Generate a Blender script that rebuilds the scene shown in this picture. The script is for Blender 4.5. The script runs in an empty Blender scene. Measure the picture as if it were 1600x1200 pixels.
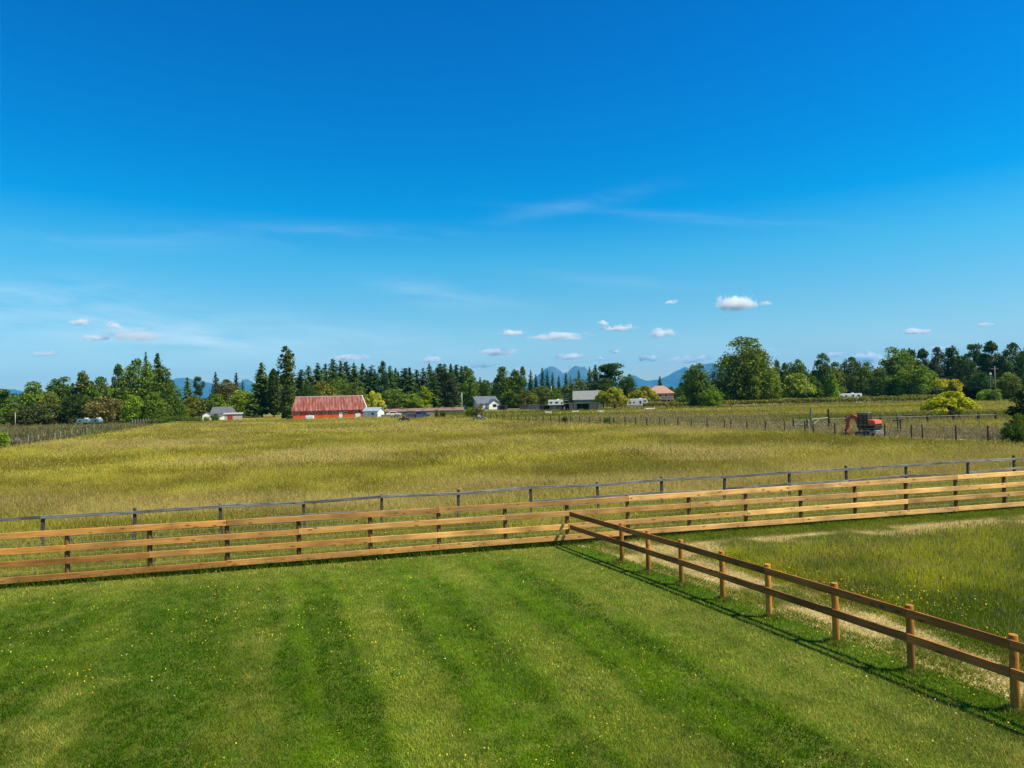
import bpy, math, random
import numpy as np
from mathutils import Matrix, Vector
random.seed(4); RNG = np.random.default_rng(7)
R_ = math.radians
sc = bpy.context.scene
COL = sc.collection

# ------------------------------------------------------------------ camera
F, H = 1067.0, 5.0                       # focal length in pixels of a 1600 px wide frame, eye height
PITCH, ROLL = R_(1.07), R_(-1.36)
CAM_R = Matrix.Rotation(math.pi/2 + PITCH, 3, 'X') @ Matrix.Rotation(ROLL, 3, 'Z')
cam_d = bpy.data.cameras.new('camera'); cam = bpy.data.objects.new('camera', cam_d); COL.objects.link(cam)
cam.matrix_world = Matrix.Translation((0, 0, H)) @ CAM_R.to_4x4()
cam_d.sensor_width = 36.0; cam_d.lens = 36.0*F/1600.0
cam_d.clip_start = 0.1; cam_d.clip_end = 300000.0
sc.camera = cam

# ------------------------------------------------------------------ sun, sky, exposure
SUN = Vector((1.0, -0.30, 1.47)).normalized()
sd = bpy.data.lights.new('sun', 'SUN'); sun = bpy.data.objects.new('sun', sd); COL.objects.link(sun)
sd.energy = 5.0; sd.angle = R_(0.53); sd.color = (1.0, 0.90, 0.70)
sun.rotation_euler = SUN.to_track_quat('Z', 'Y').to_euler(); sun.location = (30, -5, 60)
w = bpy.data.worlds.new('World'); sc.world = w; w.use_nodes = True
N, L = w.node_tree.nodes, w.node_tree.links
bg = N['Background']; bg.inputs['Strength'].default_value = 0.10
sky = N.new('ShaderNodeTexSky'); sky.sky_type = 'NISHITA'; sky.sun_disc = False
sky.sun_elevation = math.asin(SUN.z); sky.sun_rotation = math.atan2(SUN.x, SUN.y)
sky.altitude = 50; sky.air_density = 1.0; sky.dust_density = 0.3; sky.ozone_density = 3.0
def wmath(op, a, b=None, c=None):
    n = N.new('ShaderNodeMath'); n.operation = op
    for i, v in enumerate((a, b, c)):
        if v is None: continue
        if isinstance(v, (int, float)): n.inputs[i].default_value = v
        else: L.new(v, n.inputs[i])
    return n.outputs[0]
tc = N.new('ShaderNodeTexCoord'); sep = N.new('ShaderNodeSeparateXYZ'); L.new(tc.outputs['Generated'], sep.inputs[0])
elev = wmath('ARCSINE', sep.outputs['Z'])
grade = N.new('ShaderNodeValToRGB'); L.new(wmath('DIVIDE', elev, R_(60)), grade.inputs[0])
els = grade.color_ramp.elements
SKY_GRADE = [(0.0, (0.776, 0.785, 0.746)), (0.01667, (0.776, 0.785, 0.746)), (0.05, (0.701, 0.839, 0.846)), (0.12, (0.449, 0.842, 0.89)), (0.19, (0.206, 0.881, 0.997)), (0.25, (0.005, 0.745, 1.073)), (0.315, (0.0, 0.666, 1.087)), (0.43667, (0.0, 0.57, 1.087)), (0.56667, (0.0, 0.502, 1.033)), (1.0, (0.1, 0.35, 0.6))]
els[0].position, els[0].color = SKY_GRADE[0][0], (*SKY_GRADE[0][1], 1)
els[1].position, els[1].color = SKY_GRADE[-1][0], (*SKY_GRADE[-1][1], 1)
for p_, c_ in SKY_GRADE[1:-1]:
    e_ = els.new(p_); e_.color = (*c_, 1)
mulc = N.new('ShaderNodeMix'); mulc.data_type = 'RGBA'; mulc.blend_type = 'MULTIPLY'; mulc.inputs['Factor'].default_value = 1.0
L.new(sky.outputs[0], mulc.inputs['A']); L.new(grade.outputs[0], mulc.inputs['B'])
# thin cirrus: streaky noise inside a few soft patches of the sky
yy = wmath('MAXIMUM', sep.outputs['Y'], 0.05)
az = wmath('DIVIDE', sep.outputs['X'], yy); ez = wmath('DIVIDE', sep.outputs['Z'], yy)
comb = N.new('ShaderNodeCombineXYZ')
L.new(wmath('MULTIPLY', az, 4.0), comb.inputs[0]); L.new(wmath('ADD', wmath('MULTIPLY', ez, 26.0), wmath('MULTIPLY', az, 2.5)), comb.inputs[1])
nz = N.new('ShaderNodeTexNoise'); L.new(comb.outputs[0], nz.inputs['Vector'])
nz.inputs['Scale'].default_value = 1.3; nz.inputs['Detail'].default_value = 7; nz.inputs['Roughness'].default_value = 0.6; nz.inputs['Distortion'].default_value = 0.5
streak = wmath('MULTIPLY', wmath('SUBTRACT', nz.outputs[0], 0.36), 3.2)
total = None
for (px, py, sx, sy, tilt, amp) in [(890, 322, 120, 12, -0.18, .09), (1090, 338, 200, 8, .09, .11), (230, 375, 260, 20, .02, .07), (60, 455, 150, 26, .0, .13),
                                    (150, 500, 300, 40, .12, .30), (700, 462, 110, 18, .16, .2), (420, 535, 330, 28, .05, .26), (1350, 545, 330, 30, 0, .14), (1000, 440, 160, 9, .1, .1), (560, 360, 160, 10, .05, .12)]:
    a0 = (px-800)/F; e0 = (620-py)/F + 0.0237*(-(px-800))/F * -1 * -1
    da = wmath('SUBTRACT', az, a0); de = wmath('ADD', wmath('SUBTRACT', ez, e0), wmath('MULTIPLY', da, tilt))
    g = wmath('ADD', wmath('POWER', wmath('MULTIPLY', da, F/sx), 2.0), wmath('POWER', wmath('MULTIPLY', de, F/sy), 2.0))
    g = wmath('MULTIPLY', wmath('EXPONENT', wmath('MULTIPLY', g, -1.0)), amp)
    total = g if total is None else wmath('ADD', total, g)
cl = N.new('ShaderNodeClamp'); L.new(wmath('MULTIPLY', total, wmath('MAXIMUM', streak, 0.0)), cl.inputs[0]); cl.inputs['Max'].default_value = 0.6
cir = N.new('ShaderNodeMix'); cir.data_type = 'RGBA'; L.new(cl.outputs[0], cir.inputs['Factor'])
L.new(mulc.outputs['Result'], cir.inputs['A']); cir.inputs['B'].default_value = (7.0, 7.6, 8.0, 1)
L.new(cir.outputs['Result'], bg.inputs['Color'])
sc.view_settings.view_transform = 'Standard'; sc.view_settings.look = 'None'
sc.view_settings.gamma = 1.0; sc.view_settings.use_curve_mapping = False
sc.view_settings.exposure = 0.6
sc.render.engine = 'CYCLES'
sc.cycles.max_bounces = 12; sc.cycles.transparent_max_bounces = 12; sc.cycles.volume_bounces = 10
sc.cycles.diffuse_bounces = 3

# ------------------------------------------------------------------ pixel <-> world (design time)
def ray(x, y): return CAM_R @ Vector(((x-800)/F, (600-y)/F, -1.0))
def G(x, y, z=0.0):
    d = ray(x, y); t = (z-H)/d.z; return Vector((0, 0, H)) + d*t
def AT(x, y, Y):
    d = ray(x, y); return Vector((0, 0, H)) + d*(Y/d.y)

# ------------------------------------------------------------------ numpy noise
def vnoise(x, y, seed=0):
    xi = np.floor(x).astype(np.int64); yi = np.floor(y).astype(np.int64); xf = x-xi; yf = y-yi
    u = xf*xf*(3-2*xf); v = yf*yf*(3-2*yf)
    def h(a, b):
        n = (a*374761393 + b*668265263 + seed*1274126177) & 0xffffffff
        n = ((n ^ (n >> 13))*1274126177) & 0xffffffff
        return ((n ^ (n >> 16)) & 0xffff)/65535.0
    return (h(xi, yi)*(1-u)+h(xi+1, yi)*u)*(1-v) + (h(xi, yi+1)*(1-u)+h(xi+1, yi+1)*u)*v
def fbm(x, y, o=4, seed=0):
    s = 0; a = 0.5; t = 0
    for i in range(o):
        s = s + a*vnoise(x*2**i+13.7*i, y*2**i-7.1*i, seed+i); t += a; a *= 0.55
    return s/t
def smooth(a, b, x): 
    t = np.clip((x-a)/(b-a), 0, 1); return t*t*(3-2*t)
def mix(a, b, t): return np.asarray(a)*(1-t[:, None]) + np.asarray(b)*t[:, None]

# ------------------------------------------------------------------ mesh helpers
def big_mesh(name, V, faces, k, mat, col=None):
    me = bpy.data.meshes.new(name); V = np.asarray(V, np.float32); faces = np.asarray(faces, np.int32).reshape(-1, k)
    me.vertices.add(len(V)); me.vertices.foreach_set('co', V.ravel())
    me.loops.add(faces.size); me.loops.foreach_set('vertex_index', faces.ravel())
    me.polygons.add(len(faces)); me.polygons.foreach_set('loop_start', np.arange(0, faces.size, k, dtype=np.int32))
    me.polygons.foreach_set('loop_total', np.full(len(faces), k, np.int32))
    me.update(calc_edges=True)
    if col is not None:
        a = me.color_attributes.new('Col', 'FLOAT_COLOR', 'POINT')
        c = np.ones((len(V), 4), np.float32); c[:, :3] = col; a.data.foreach_set('color', c.ravel())
    if mat: me.materials.append(mat)
    return me
class MB:
    """collects simple shapes into one mesh"""
    def __init__(s): s.v = []; s.f = []
    def add(s, vs, fs):
        b = len(s.v); s.v += [tuple(p) for p in vs]; s.f += [tuple(b+i for i in f) for f in fs]; return s
    def box(s, x0, x1, y0, y1, z0, z1, M=None):
        vs = [Vector((x, y, z)) for z in (z0, z1) for y in (y0, y1) for x in (x0, x1)]
        if M is not None: vs = [M @ p for p in vs]
        return s.add(vs, [(0, 2, 3, 1), (4, 5, 7, 6), (0, 1, 5, 4), (2, 6, 7, 3), (0, 4, 6, 2), (1, 3, 7, 5)])
    def tube(s, p, q, r0, r1=None, n=10, caps=True):
        p, q = Vector(p), Vector(q); r1 = r0 if r1 is None else r1
        d = (q-p).normalized(); a = d.orthogonal().normalized(); b = d.cross(a)
        vs = [p+(a*math.cos(t)+b*math.sin(t))*r0 for t in [2*math.pi*i/n for i in range(n)]]
        vs += [q+(a*math.cos(t)+b*math.sin(t))*r1 for t in [2*math.pi*i/n for i in range(n)]]
        fs = [(i, (i+1) % n, n+(i+1) % n, n+i) for i in range(n)]
        if caps: fs += [tuple(reversed(range(n))), tuple(range(n, 2*n))]
        return s.add(vs, fs)
    def prism(s, poly, y0, y1, M=None):
        """poly in XZ, extruded along Y"""
        n = len(poly); vs = [Vector((x, y0, z)) for x, z in poly] + [Vector((x, y1, z)) for x, z in poly]
        if M is not None: vs = [M @ p for p in vs]
        return s.add(vs, [tuple(range(n)), tuple(reversed(range(n, 2*n)))] + [(i, n+i, n+(i+1) % n, (i+1) % n) for i in range(n)])
    def mesh(s, name, mat, smooth_=False):
        me = bpy.data.meshes.new(name); me.from_pydata(s.v, [], s.f); me.update()
        if mat: me.materials.append(mat)
        if smooth_: me.polygons.foreach_set('use_smooth', [True]*len(me.polygons))
        return me
def link(name, data, parent=None, loc=None, rz=None):
    o = bpy.data.objects.new(name, data); COL.objects.link(o)
    if parent: o.parent = parent
    if loc is not None: o.location = loc
    if rz is not None: o.rotation_euler = (0, 0, rz)
    return o
def tag(o, label=None, cat=None, group=None, kind=None):
    for k, v in (('label', label), ('category', cat), ('group', group), ('kind', kind)):
        if v: o[k] = v
    return o
def thing(name, label, cat, loc=(0, 0, 0), rz=0.0, group=None):
    return tag(link(name, None, None, loc, rz), label, cat, group)
def struct(name, me): return tag(link(name, me), kind='structure')
def stuff(name, me, label=None, cat=None):
    return tag(link(name, me), label, cat, None, 'stuff')
def bevel(o, wd=0.01):
    m = o.modifiers.new('bevel', 'BEVEL'); m.width = wd; m.segments = 2; return o

# ------------------------------------------------------------------ materials
def new_mat(name):
    m = bpy.data.materials.new(name); m.use_nodes = True
    return m, m.node_tree.nodes, m.node_tree.links, m.node_tree.nodes['Principled BSDF']
def mat_plain(name, c, rough=0.7, var=0.25, scale=3.0, metal=0.0, spec=0.3):
    m, n, l, p = new_mat(name)
    p.inputs['Roughness'].default_value = rough; p.inputs['Metallic'].default_value = metal
    p.inputs['Specular IOR Level'].default_value = spec
    t = n.new('ShaderNodeTexCoord'); z = n.new('ShaderNodeTexNoise'); z.inputs['Scale'].default_value = scale; z.inputs['Detail'].default_value = 5
    l.new(t.outputs['Object'], z.inputs['Vector'])
    r = n.new('ShaderNodeMapRange'); r.inputs[1].default_value = 0.25; r.inputs[2].default_value = 0.75
    r.inputs[3].default_value = 1-var; r.inputs[4].default_value = 1+var; l.new(z.outputs[0], r.inputs[0])
    mx = n.new('ShaderNodeMix'); mx.data_type = 'RGBA'; mx.blend_type = 'MULTIPLY'; mx.inputs['Factor'].default_value = 1
    mx.inputs['A'].default_value = (*c, 1); l.new(r.outputs[0], mx.inputs['B']); l.new(mx.outputs['Result'], p.inputs['Base Color'])
    return m
def mat_grass(name, trans=0.3):
    m, n, l, p = new_mat(name)
    a = n.new('ShaderNodeAttribute'); a.attribute_name = 'Col'
    p.inputs['Roughness'].default_value = 0.8; p.inputs['Specular IOR Level'].default_value = 0.04
    l.new(a.outputs['Color'], p.inputs['Base Color'])
    t = n.new('ShaderNodeBsdfTranslucent'); l.new(a.outputs['Color'], t.inputs['Color'])
    s = n.new('ShaderNodeMixShader'); s.inputs[0].default_value = trans
    l.new(p.outputs[0], s.inputs[1]); l.new(t.outputs[0], s.inputs[2]); l.new(s.outputs[0], n['Material Output'].inputs['Surface'])
    return m
def mat_leaf(name, trans=0.3):
    m, n, l, p = new_mat(name)
    oi = n.new('ShaderNodeObjectInfo'); a = n.new('ShaderNodeAttribute'); a.attribute_name = 'Col'
    mx = n.new('ShaderNodeMix'); mx.data_type = 'RGBA'; mx.blend_type = 'MULTIPLY'; mx.inputs['Factor'].default_value = 1
    l.new(oi.outputs['Color'], mx.inputs['A']); l.new(a.outputs['Color'], mx.inputs['B'])
    p.inputs['Roughness'].default_value = 0.7; p.inputs['Specular IOR Level'].default_value = 0.08
    l.new(mx.outputs['Result'], p.inputs['Base Color'])
    t = n.new('ShaderNodeBsdfTranslucent'); l.new(mx.outputs['Result'], t.inputs['Color'])
    s = n.new('ShaderNodeMixShader'); s.inputs[0].default_value = trans
    l.new(p.outputs[0], s.inputs[1]); l.new(t.outputs[0], s.inputs[2]); l.new(s.outputs[0], n['Material Output'].inputs['Surface'])
    return m
def mat_wood(name, c0, c1, knot, rough=0.7, grain=(1.2, 22, 22)):
    m, n, l, p = new_mat(name)
    t = n.new('ShaderNodeTexCoord'); oi = n.new('ShaderNodeObjectInfo')
    off = n.new('ShaderNodeVectorMath'); off.operation = 'ADD'
    sc_ = n.new('ShaderNodeVectorMath'); sc_.operation = 'SCALE'; sc_.inputs[0].default_value = (17, 31, 23); l.new(oi.outputs['Random'], sc_.inputs['Scale'])
    l.new(t.outputs['Object'], off.inputs[0]); l.new(sc_.outputs[0], off.inputs[1])
    mp = n.new('ShaderNodeMapping'); mp.inputs['Scale'].default_value = grain; l.new(off.outputs[0], mp.inputs['Vector'])
    z = n.new('ShaderNodeTexNoise'); z.inputs['Scale'].default_value = 1.0; z.inputs['Detail'].default_value = 6; z.inputs['Distortion'].default_value = 0.8; l.new(mp.outputs[0], z.inputs['Vector'])
    rp = n.new('ShaderNodeValToRGB'); rp.color_ramp.elements[0].position = 0.32; rp.color_ramp.elements[0].color = (*c0, 1)
    rp.color_ramp.elements[1].position = 0.66; rp.color_ramp.elements[1].color = (*c1, 1); l.new(z.outputs[0], rp.inputs[0])
    z2 = n.new('ShaderNodeTexNoise'); z2.inputs['Scale'].default_value = 0.9; z2.inputs['Detail'].default_value = 3; l.new(off.outputs[0], z2.inputs['Vector'])
    r2 = n.new('ShaderNodeMapRange'); r2.inputs[1].default_value = .3; r2.inputs[2].default_value = .7; r2.inputs[3].default_value = .60; r2.inputs[4].default_value = 1.24; l.new(z2.outputs[0], r2.inputs[0])
    rr = n.new('ShaderNodeMapRange'); rr.inputs[3].default_value = .66; rr.inputs[4].default_value = 1.16; l.new(oi.outputs['Random'], rr.inputs[0])
    mm = n.new('ShaderNodeMath'); mm.operation = 'MULTIPLY'; l.new(r2.outputs[0], mm.inputs[0]); l.new(rr.outputs[0], mm.inputs[1])
    mx = n.new('ShaderNodeMix'); mx.data_type = 'RGBA'; mx.blend_type = 'MULTIPLY'; mx.inputs['Factor'].default_value = 1
    tn = n.new('ShaderNodeMix'); tn.data_type = 'RGBA'; tn.blend_type = 'MULTIPLY'; tn.inputs['Factor'].default_value = 1; l.new(rp.outputs[0], tn.inputs['A']); l.new(oi.outputs['Color'], tn.inputs['B'])
    l.new(tn.outputs['Result'], mx.inputs['A']); l.new(mm.outputs[0], mx.inputs['B'])
    mp2 = n.new('ShaderNodeMapping'); mp2.inputs['Scale'].default_value = (2.6, 7, 7); l.new(off.outputs[0], mp2.inputs['Vector'])
    vo = n.new('ShaderNodeTexVoronoi'); vo.inputs['Scale'].default_value = 1.0; l.new(mp2.outputs[0], vo.inputs['Vector'])
    r3 = n.new('ShaderNodeMapRange'); r3.inputs[1].default_value = .12; r3.inputs[2].default_value = .24; r3.inputs[3].default_value = .85; r3.inputs[4].default_value = 0; l.new(vo.outputs['Distance'], r3.inputs[0])
    mk = n.new('ShaderNodeMix'); mk.data_type = 'RGBA'; l.new(r3.outputs[0], mk.inputs['Factor']); l.new(mx.outputs['Result'], mk.inputs['A']); mk.inputs['B'].default_value = (*knot, 1)
    l.new(mk.outputs['Result'], p.inputs['Base Color']); p.inputs['Roughness'].default_value = rough; p.inputs['Specular IOR Level'].default_value = .25
    b = n.new('ShaderNodeBump'); b.inputs['Strength'].default_value = .4; b.inputs['Distance'].default_value = .01; l.new(z.outputs[0], b.inputs['Height']); l.new(b.outputs[0], p.inputs['Normal'])
    return m
def mat_ground(name, cols, scales=(0.05, 0.6, 6.0), stretch=(1, 1, 1)):
    """three-tone soil and thatch colour from world position"""
    m, n, l, p = new_mat(name)
    g = n.new('ShaderNodeNewGeometry'); mp = n.new('ShaderNodeMapping'); mp.inputs['Scale'].default_value = stretch; l.new(g.outputs['Position'], mp.inputs['Vector'])
    zs = []
    for i, s_ in enumerate(scales):
        z = n.new('ShaderNodeTexNoise'); z.inputs['Scale'].default_value = s_; z.inputs['Detail'].default_value = 6; l.new(mp.outputs[0], z.inputs['Vector']); zs.append(z.outputs[0])
    a = n.new('ShaderNodeMath'); a.operation = 'ADD'; l.new(zs[0], a.inputs[0]); l.new(zs[1], a.inputs[1])
    a2 = n.new('ShaderNodeMath'); a2.operation = 'MULTIPLY_ADD'; l.new(zs[2], a2.inputs[0]); a2.inputs[1].default_value = .8; l.new(a.outputs[0], a2.inputs[2])
    r = n.new('ShaderNodeMapRange'); r.inputs[1].default_value = 1.05; r.inputs[2].default_value = 1.75; l.new(a2.outputs[0], r.inputs[0])
    rp = n.new('ShaderNodeValToRGB'); l.new(r.outputs[0], rp.inputs[0]); e = rp.color_ramp.elements
    e[0].color = (*cols[0], 1); e[1].color = (*cols[2], 1); k = e.new(.5); k.color = (*cols[1], 1)
    l.new(rp.outputs[0], p.inputs['Base Color']); p.inputs['Roughness'].default_value = 0.9; p.inputs['Specular IOR Level'].default_value = .1
    return m
M_GRASS = mat_grass('grass blades'); M_LEAF = mat_leaf('foliage')
M_BARK = mat_plain('bark', (.09, .065, .045), .9, .4, 2)
M_CEDAR = mat_wood('new fence boards', (.66, .31, .075), (.90, .52, .17), (.24, .09, .025))
M_POST = mat_wood('new fence posts', (.12, .055, .02), (.24, .115, .04), (.12, .055, .02), grain=(18, 18, 1.0))  # base colour darkened to stand for the shadow of the rails on the posts
M_RAIL = mat_wood('brown stained rails', (.31, .095, .018), (.46, .17, .038), (.10, .04, .014))
M_RPOST = mat_wood('round amber posts', (.40, .155, .020), (.58, .26, .045), (.28, .10, .02), grain=(18, 18, 1.0))
M_OLD = mat_wood('weathered grey rails', (.10, .095, .09), (.34, .325, .295), (.06, .06, .06), .9)
M_OLDPOST = mat_plain('weathered posts', (.07, .06, .05), .9, .5, 6)
M_WIRE = mat_plain('galvanised wire', (.42, .52, .48), .45, .1, 5, .5)
def P(name, c, **k):
    return mat_plain(name, c, **k)

# ------------------------------------------------------------------ land: lines and regions
FA, FB = (-17.5, 18.40), (24.0, 28.45)                    # new four-rail fence, straight
def line4(x): return FA[1] + (FB[1]-FA[1])*(x-FA[0])/(FB[0]-FA[0])
def d4(x, y): return (line4(x)-y)/1.029                   # metres in front of the four-rail fence
CORNER = (1.75, line4(1.75))
BASES2 = [(967, 880), (1012, 895), (1066, 914), (1131, 938), (1207, 965), (1305, 1005), (1425, 1050), (1585, 1113)]
P2 = [G(*b) for b in BASES2]
# smooth the post line: x as a quadratic in y
ys_ = np.array([CORNER[1]-.1]+[p.y for p in P2]); xs_ = np.array([CORNER[0]+.15]+[p.x for p in P2]); q2 = np.polyfit(ys_, xs_, 2)
def x2(y): return np.polyval(q2, y)
def d2(x, y): return (x - x2(np.clip(y, 6, 24)))*0.90     # metres to the right of the two-rail fence

# ground sheets
def sheet(name, pts, z, mat, kind='structure'):
    m = MB(); m.add([(x, y, z) for x, y in pts], [tuple(range(len(pts)))]); return struct(name, m.mesh(name, mat))
M_FAR = mat_ground('distant farmland', [(.10, .13, .03), (.17, .18, .055), (.24, .21, .09)], (.01, .06, .5))
M_FIELD = mat_ground('meadow thatch', [(.11, .10, .012), (.20, .17, .025), (.30, .245, .05)], (.06, .4, 4))
M_LAWN = mat_ground('lawn turf', [(.035, .075, .004), (.070, .130, .006), (.15, .165, .03)], (.35, 2.2, 30))
M_STRAW = mat_ground('cut hay', [(.20, .19, .05), (.36, .30, .12), (.52, .42, .21)], (.5, 3.0, 25))
sheet('ground', [(-23900, -2400), (23900, -2400), (23900, 18400), (-23900, 18400)], -0.05, M_FAR)
sheet('field', [(-17.5, 18.2), (24, 28.25), (140, 56.3), (190, 260), (-260, 260), (-260, -40.4)], -0.012, M_FIELD)
lawn_pts = [(-90, .62), (-17.5, 18.15), (1.95, 22.85)] + [(float(x2(y))+.35, y) for y in np.linspace(22.4, -6, 16)] + [(-90, -6)]
sheet('lawn', lawn_pts, 0.0, M_LAWN)
pad_pts = [(1.96, 22.85), (24, 28.2), (140, 56.0), (140, -6)] + [(float(x2(y))+.354, y) for y in np.linspace(-6, 22.4, 16)]
sheet('paddock', pad_pts, -0.004, M_STRAW)

# ------------------------------------------------------------------ grasses (numpy built blades)
def sample_fan(n, y0, y1, spread=0.86, power=1.0):
    """random ground points between depths y0 and y1, as wide as the land in view plus a margin"""
    y = np.sqrt(RNG.random(n)*(y1*y1-y0*y0)+y0*y0) if power == 1 else y0*(y1/y0)**RNG.random(n)
    x = (RNG.random(n)*2-1)*spread*y
    return x, y
def blades(name, x, y, h, wd, base, tip, lean=.35, mat=None, z0=None, heads=None, head_col=None):
    n = len(x); a = RNG.random(n)*2*np.pi; b = RNG.random(n)*2*np.pi; ln = lean*h*(.3+RNG.random(n))
    z = np.zeros(n) if z0 is None else z0
    bx, by = np.cos(a)*wd/2, np.sin(a)*wd/2
    V = np.empty((n, 3, 3)); V[:, 0] = np.c_[x-bx, y-by, z-.01]; V[:, 1] = np.c_[x+bx, y+by, z-.01]
    tx, ty = x+np.cos(b)*ln, y+np.sin(b)*ln; V[:, 2] = np.c_[tx, ty, z+h]
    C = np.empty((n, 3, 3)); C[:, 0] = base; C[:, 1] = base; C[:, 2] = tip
    V = V.reshape(-1, 3); C = C.reshape(-1, 3); Fc = np.arange(3*n).reshape(n, 3)
    if heads is not None:
        k = np.where(RNG.random(n) < heads)[0]; m = len(k); hw = wd[k]*.9; hh = np.minimum(h[k]*.22, .16)
        a2 = RNG.random(m)*2*np.pi; cx, cy, cz = tx[k], ty[k], h[k]+z[k]
        T = np.empty((m, 3, 3)); T[:, 0] = np.c_[cx-np.cos(a2)*hw, cy-np.sin(a2)*hw, cz-hh*.4]; T[:, 1] = np.c_[cx+np.cos(a2)*hw, cy+np.sin(a2)*hw, cz-hh*.2]; T[:, 2] = np.c_[cx, cy, cz+hh]
        hc = head_col[k] if len(np.shape(head_col)) == 2 else np.tile(head_col, (m, 1))
        V = np.r_[V, T.reshape(-1, 3)]; C = np.r_[C, np.repeat(hc, 3, 0)]; Fc = np.r_[Fc, np.arange(3*m).reshape(m, 3)+3*n]
    return big_mesh(name, V, Fc, 3, mat or M_GRASS, C)
def jit(c, n, s=.18):
    c = np.asarray(c); c = np.tile(c, (n, 1)) if c.ndim == 1 else c
    return np.clip(c*(1+s*RNG.standard_normal((n, 1)))*(1+.08*RNG.standard_normal((n, 3))), .004, .9)

# --- mown lawn
def lawn_color(x, y):
    u = x*.932 + y*.363 + .50*(fbm(x*.6, y*.22, 3, 5)-.5)       # across the mower passes, which run beside the rail fence
    ol = smooth(.45, .95, .5+.5*np.cos((u-2.65)*2*np.pi/2.8)+.25*(fbm(x*1.3, y*.6, 3, 6)-.5))      # scalped olive passes
    st = .50*(.5+.5*np.cos((u-.95)*2*np.pi/1.4)) + .25*(.5+.5*np.cos((u-1.0)*2*np.pi/.55)) + .25*fbm(u*2.2, y*.3, 3, 8)
    n1 = fbm(x*.33+3, y*.33, 4, 11); n2 = fbm(x*1.6, y*1.6, 3, 21); n3 = fbm((x*.98+y*.2)*.9, (y-.2*x)*.30, 5, 31)
    left = smooth(1.6, -.6, x*.932+y*.363)
    s = smooth(.42, .82, .50*st*(1-.55*left)+.48*n1+.30*n2-.05*left)
    c = mix((.040, .098, .001), (.165, .285, .005), s)
    c = mix(c, (.37, .38, .05), ol*(1-.70*left)*(.50+.60*fbm(x*.5+8, y*.35, 3, 15)))
    dry = smooth(.50, .72, n3*.65+.3*n2)*.7
    dry = np.maximum(dry, smooth(2.6, .4, d4(x, y))*.70*(.6+.8*n2))           # pale band along the new fence
    dd = -d2(x, y); dry = np.maximum(dry, np.exp(-((dd-1.3)/.75)**2)*(.45+.85*n2))   # worn strip beside the rails
    fl_ = smooth(.50, .72, fbm(x*5.5, y*5.5, 3, 77)); c = mix(c, (.36, .33, .10), fl_*.25)
    c = mix(c, (.05, .14, .02), smooth(.56, .72, fbm(x*2.3+9, y*2.3, 3, 78))*.4)
    c = mix(c, (.43, .385, .085), np.clip(dry*.9, 0, .9))
    gr = smooth(.75, .2, dd)*.9; c = mix(c, (.105, .195, .005), np.clip(gr, 0, 1))
    return c*(.72+.56*fbm(x*3.1, y*3.1, 2, 91))[:, None]
def lawn_pts_n(n, y0, y1):
    x, y = sample_fan(n, y0, y1, 1.0, 0); k = (d4(x, y) > .18) & (d2(x, y) < .4) & (x > -17); return x[k], y[k]
xs, ys = [], []
for n_, a_, b_ in ((900000, 7.0, 22.8),):
    x, y = lawn_pts_n(n_, a_, b_); xs.append(x); ys.append(y)
x = np.concatenate(xs); y = np.concatenate(ys); n = len(x)
c = lawn_color(x, y); dens = np.ones(n, bool)
h = (.024+.034*RNG.random(n))*(.75+.6*fbm(x*1.2, y*1.2, 3, 3))
wd = (.006+.0005*y)*(.7+.7*RNG.random(n))
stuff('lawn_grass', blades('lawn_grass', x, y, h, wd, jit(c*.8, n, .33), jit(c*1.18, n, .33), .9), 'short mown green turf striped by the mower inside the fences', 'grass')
# small yellow flower heads and pale clover in the lawn
def flowers(name, x, y, z, r, col, label):
    n = len(x); a = RNG.random(n)*2*np.pi; V = np.empty((n, 4, 3))
    tl = RNG.standard_normal((n, 2))*.5
    for i in range(4):
        ca, sa = np.cos(a+i*np.pi/2)*r, np.sin(a+i*np.pi/2)*r; V[:, i] = np.c_[x+ca, y+sa, z+ca*tl[:, 0]+sa*tl[:, 1]]
    C = np.repeat(jit(col, n, .15), 4, 0)
    return stuff(name, big_mesh(name, V.reshape(-1, 3), np.arange(4*n).reshape(n, 4), 4, M_GRASS, C), label, 'flowers')
x, y = lawn_pts_n(26000, 7, 22.5); p = fbm(x*.45, y*.45, 3, 55)*.65 + fbm(x*2, y*2, 2, 56)*.35
k = RNG.random(len(x)) < smooth(.46, .70, p)*.42; x, y = x[k], y[k]; n = len(x)
col = np.where((RNG.random(n) < .93)[:, None], (.80, .62, .04), (.75, .75, .66))
flowers('lawn_flowers', x, y, .05+.03*RNG.random(n), (.006+.004*RNG.random(n))*(.6+y/16), col, 'tiny yellow flower heads dotted over the mown lawn')

# --- tall meadow behind the fences, in three belts of distance
def meadow_color(x, y):
    n1 = fbm(x*.10+9, y*.10, 5, 101); n2 = fbm(x*.30, y*.30, 4, 111); n3 = fbm(x*.9, y*.9, 3, 121)
    t = smooth(.40, .61, .55*n1+.36*n2+.09*n3)
    c = mix((.245, .228, .026), (.49, .445, .058), t)
    c = mix(c, (.60, .47, .17), smooth(.52, .68, fbm(x*.05+50, y*.12, 4, 131))*.75)         # ripe straw drifts
    c = mix(c, (.20, .135, .055), smooth(.54, .68, fbm(x*.12+70, y*.2, 4, 141))*.35)         # brown seed heads
    c = mix(c, (.16, .22, .015), smooth(40, 24, y)*.42*smooth(.35, .6, fbm(x*.3, y*.3, 3, 151)))
    return c*(.75+.5*n3)[:, None]
RB_A, RB_B = np.array((47.0, 51.0)), np.array((-6.5, 152.0))           # far right boundary fence of the meadow
def right_of_boundary(x, y): return ((x-RB_A[0])*(RB_B[1]-RB_A[1]) - (y-RB_A[1])*(RB_B[0]-RB_A[0]))/np.linalg.norm(RB_B-RB_A)
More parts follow.
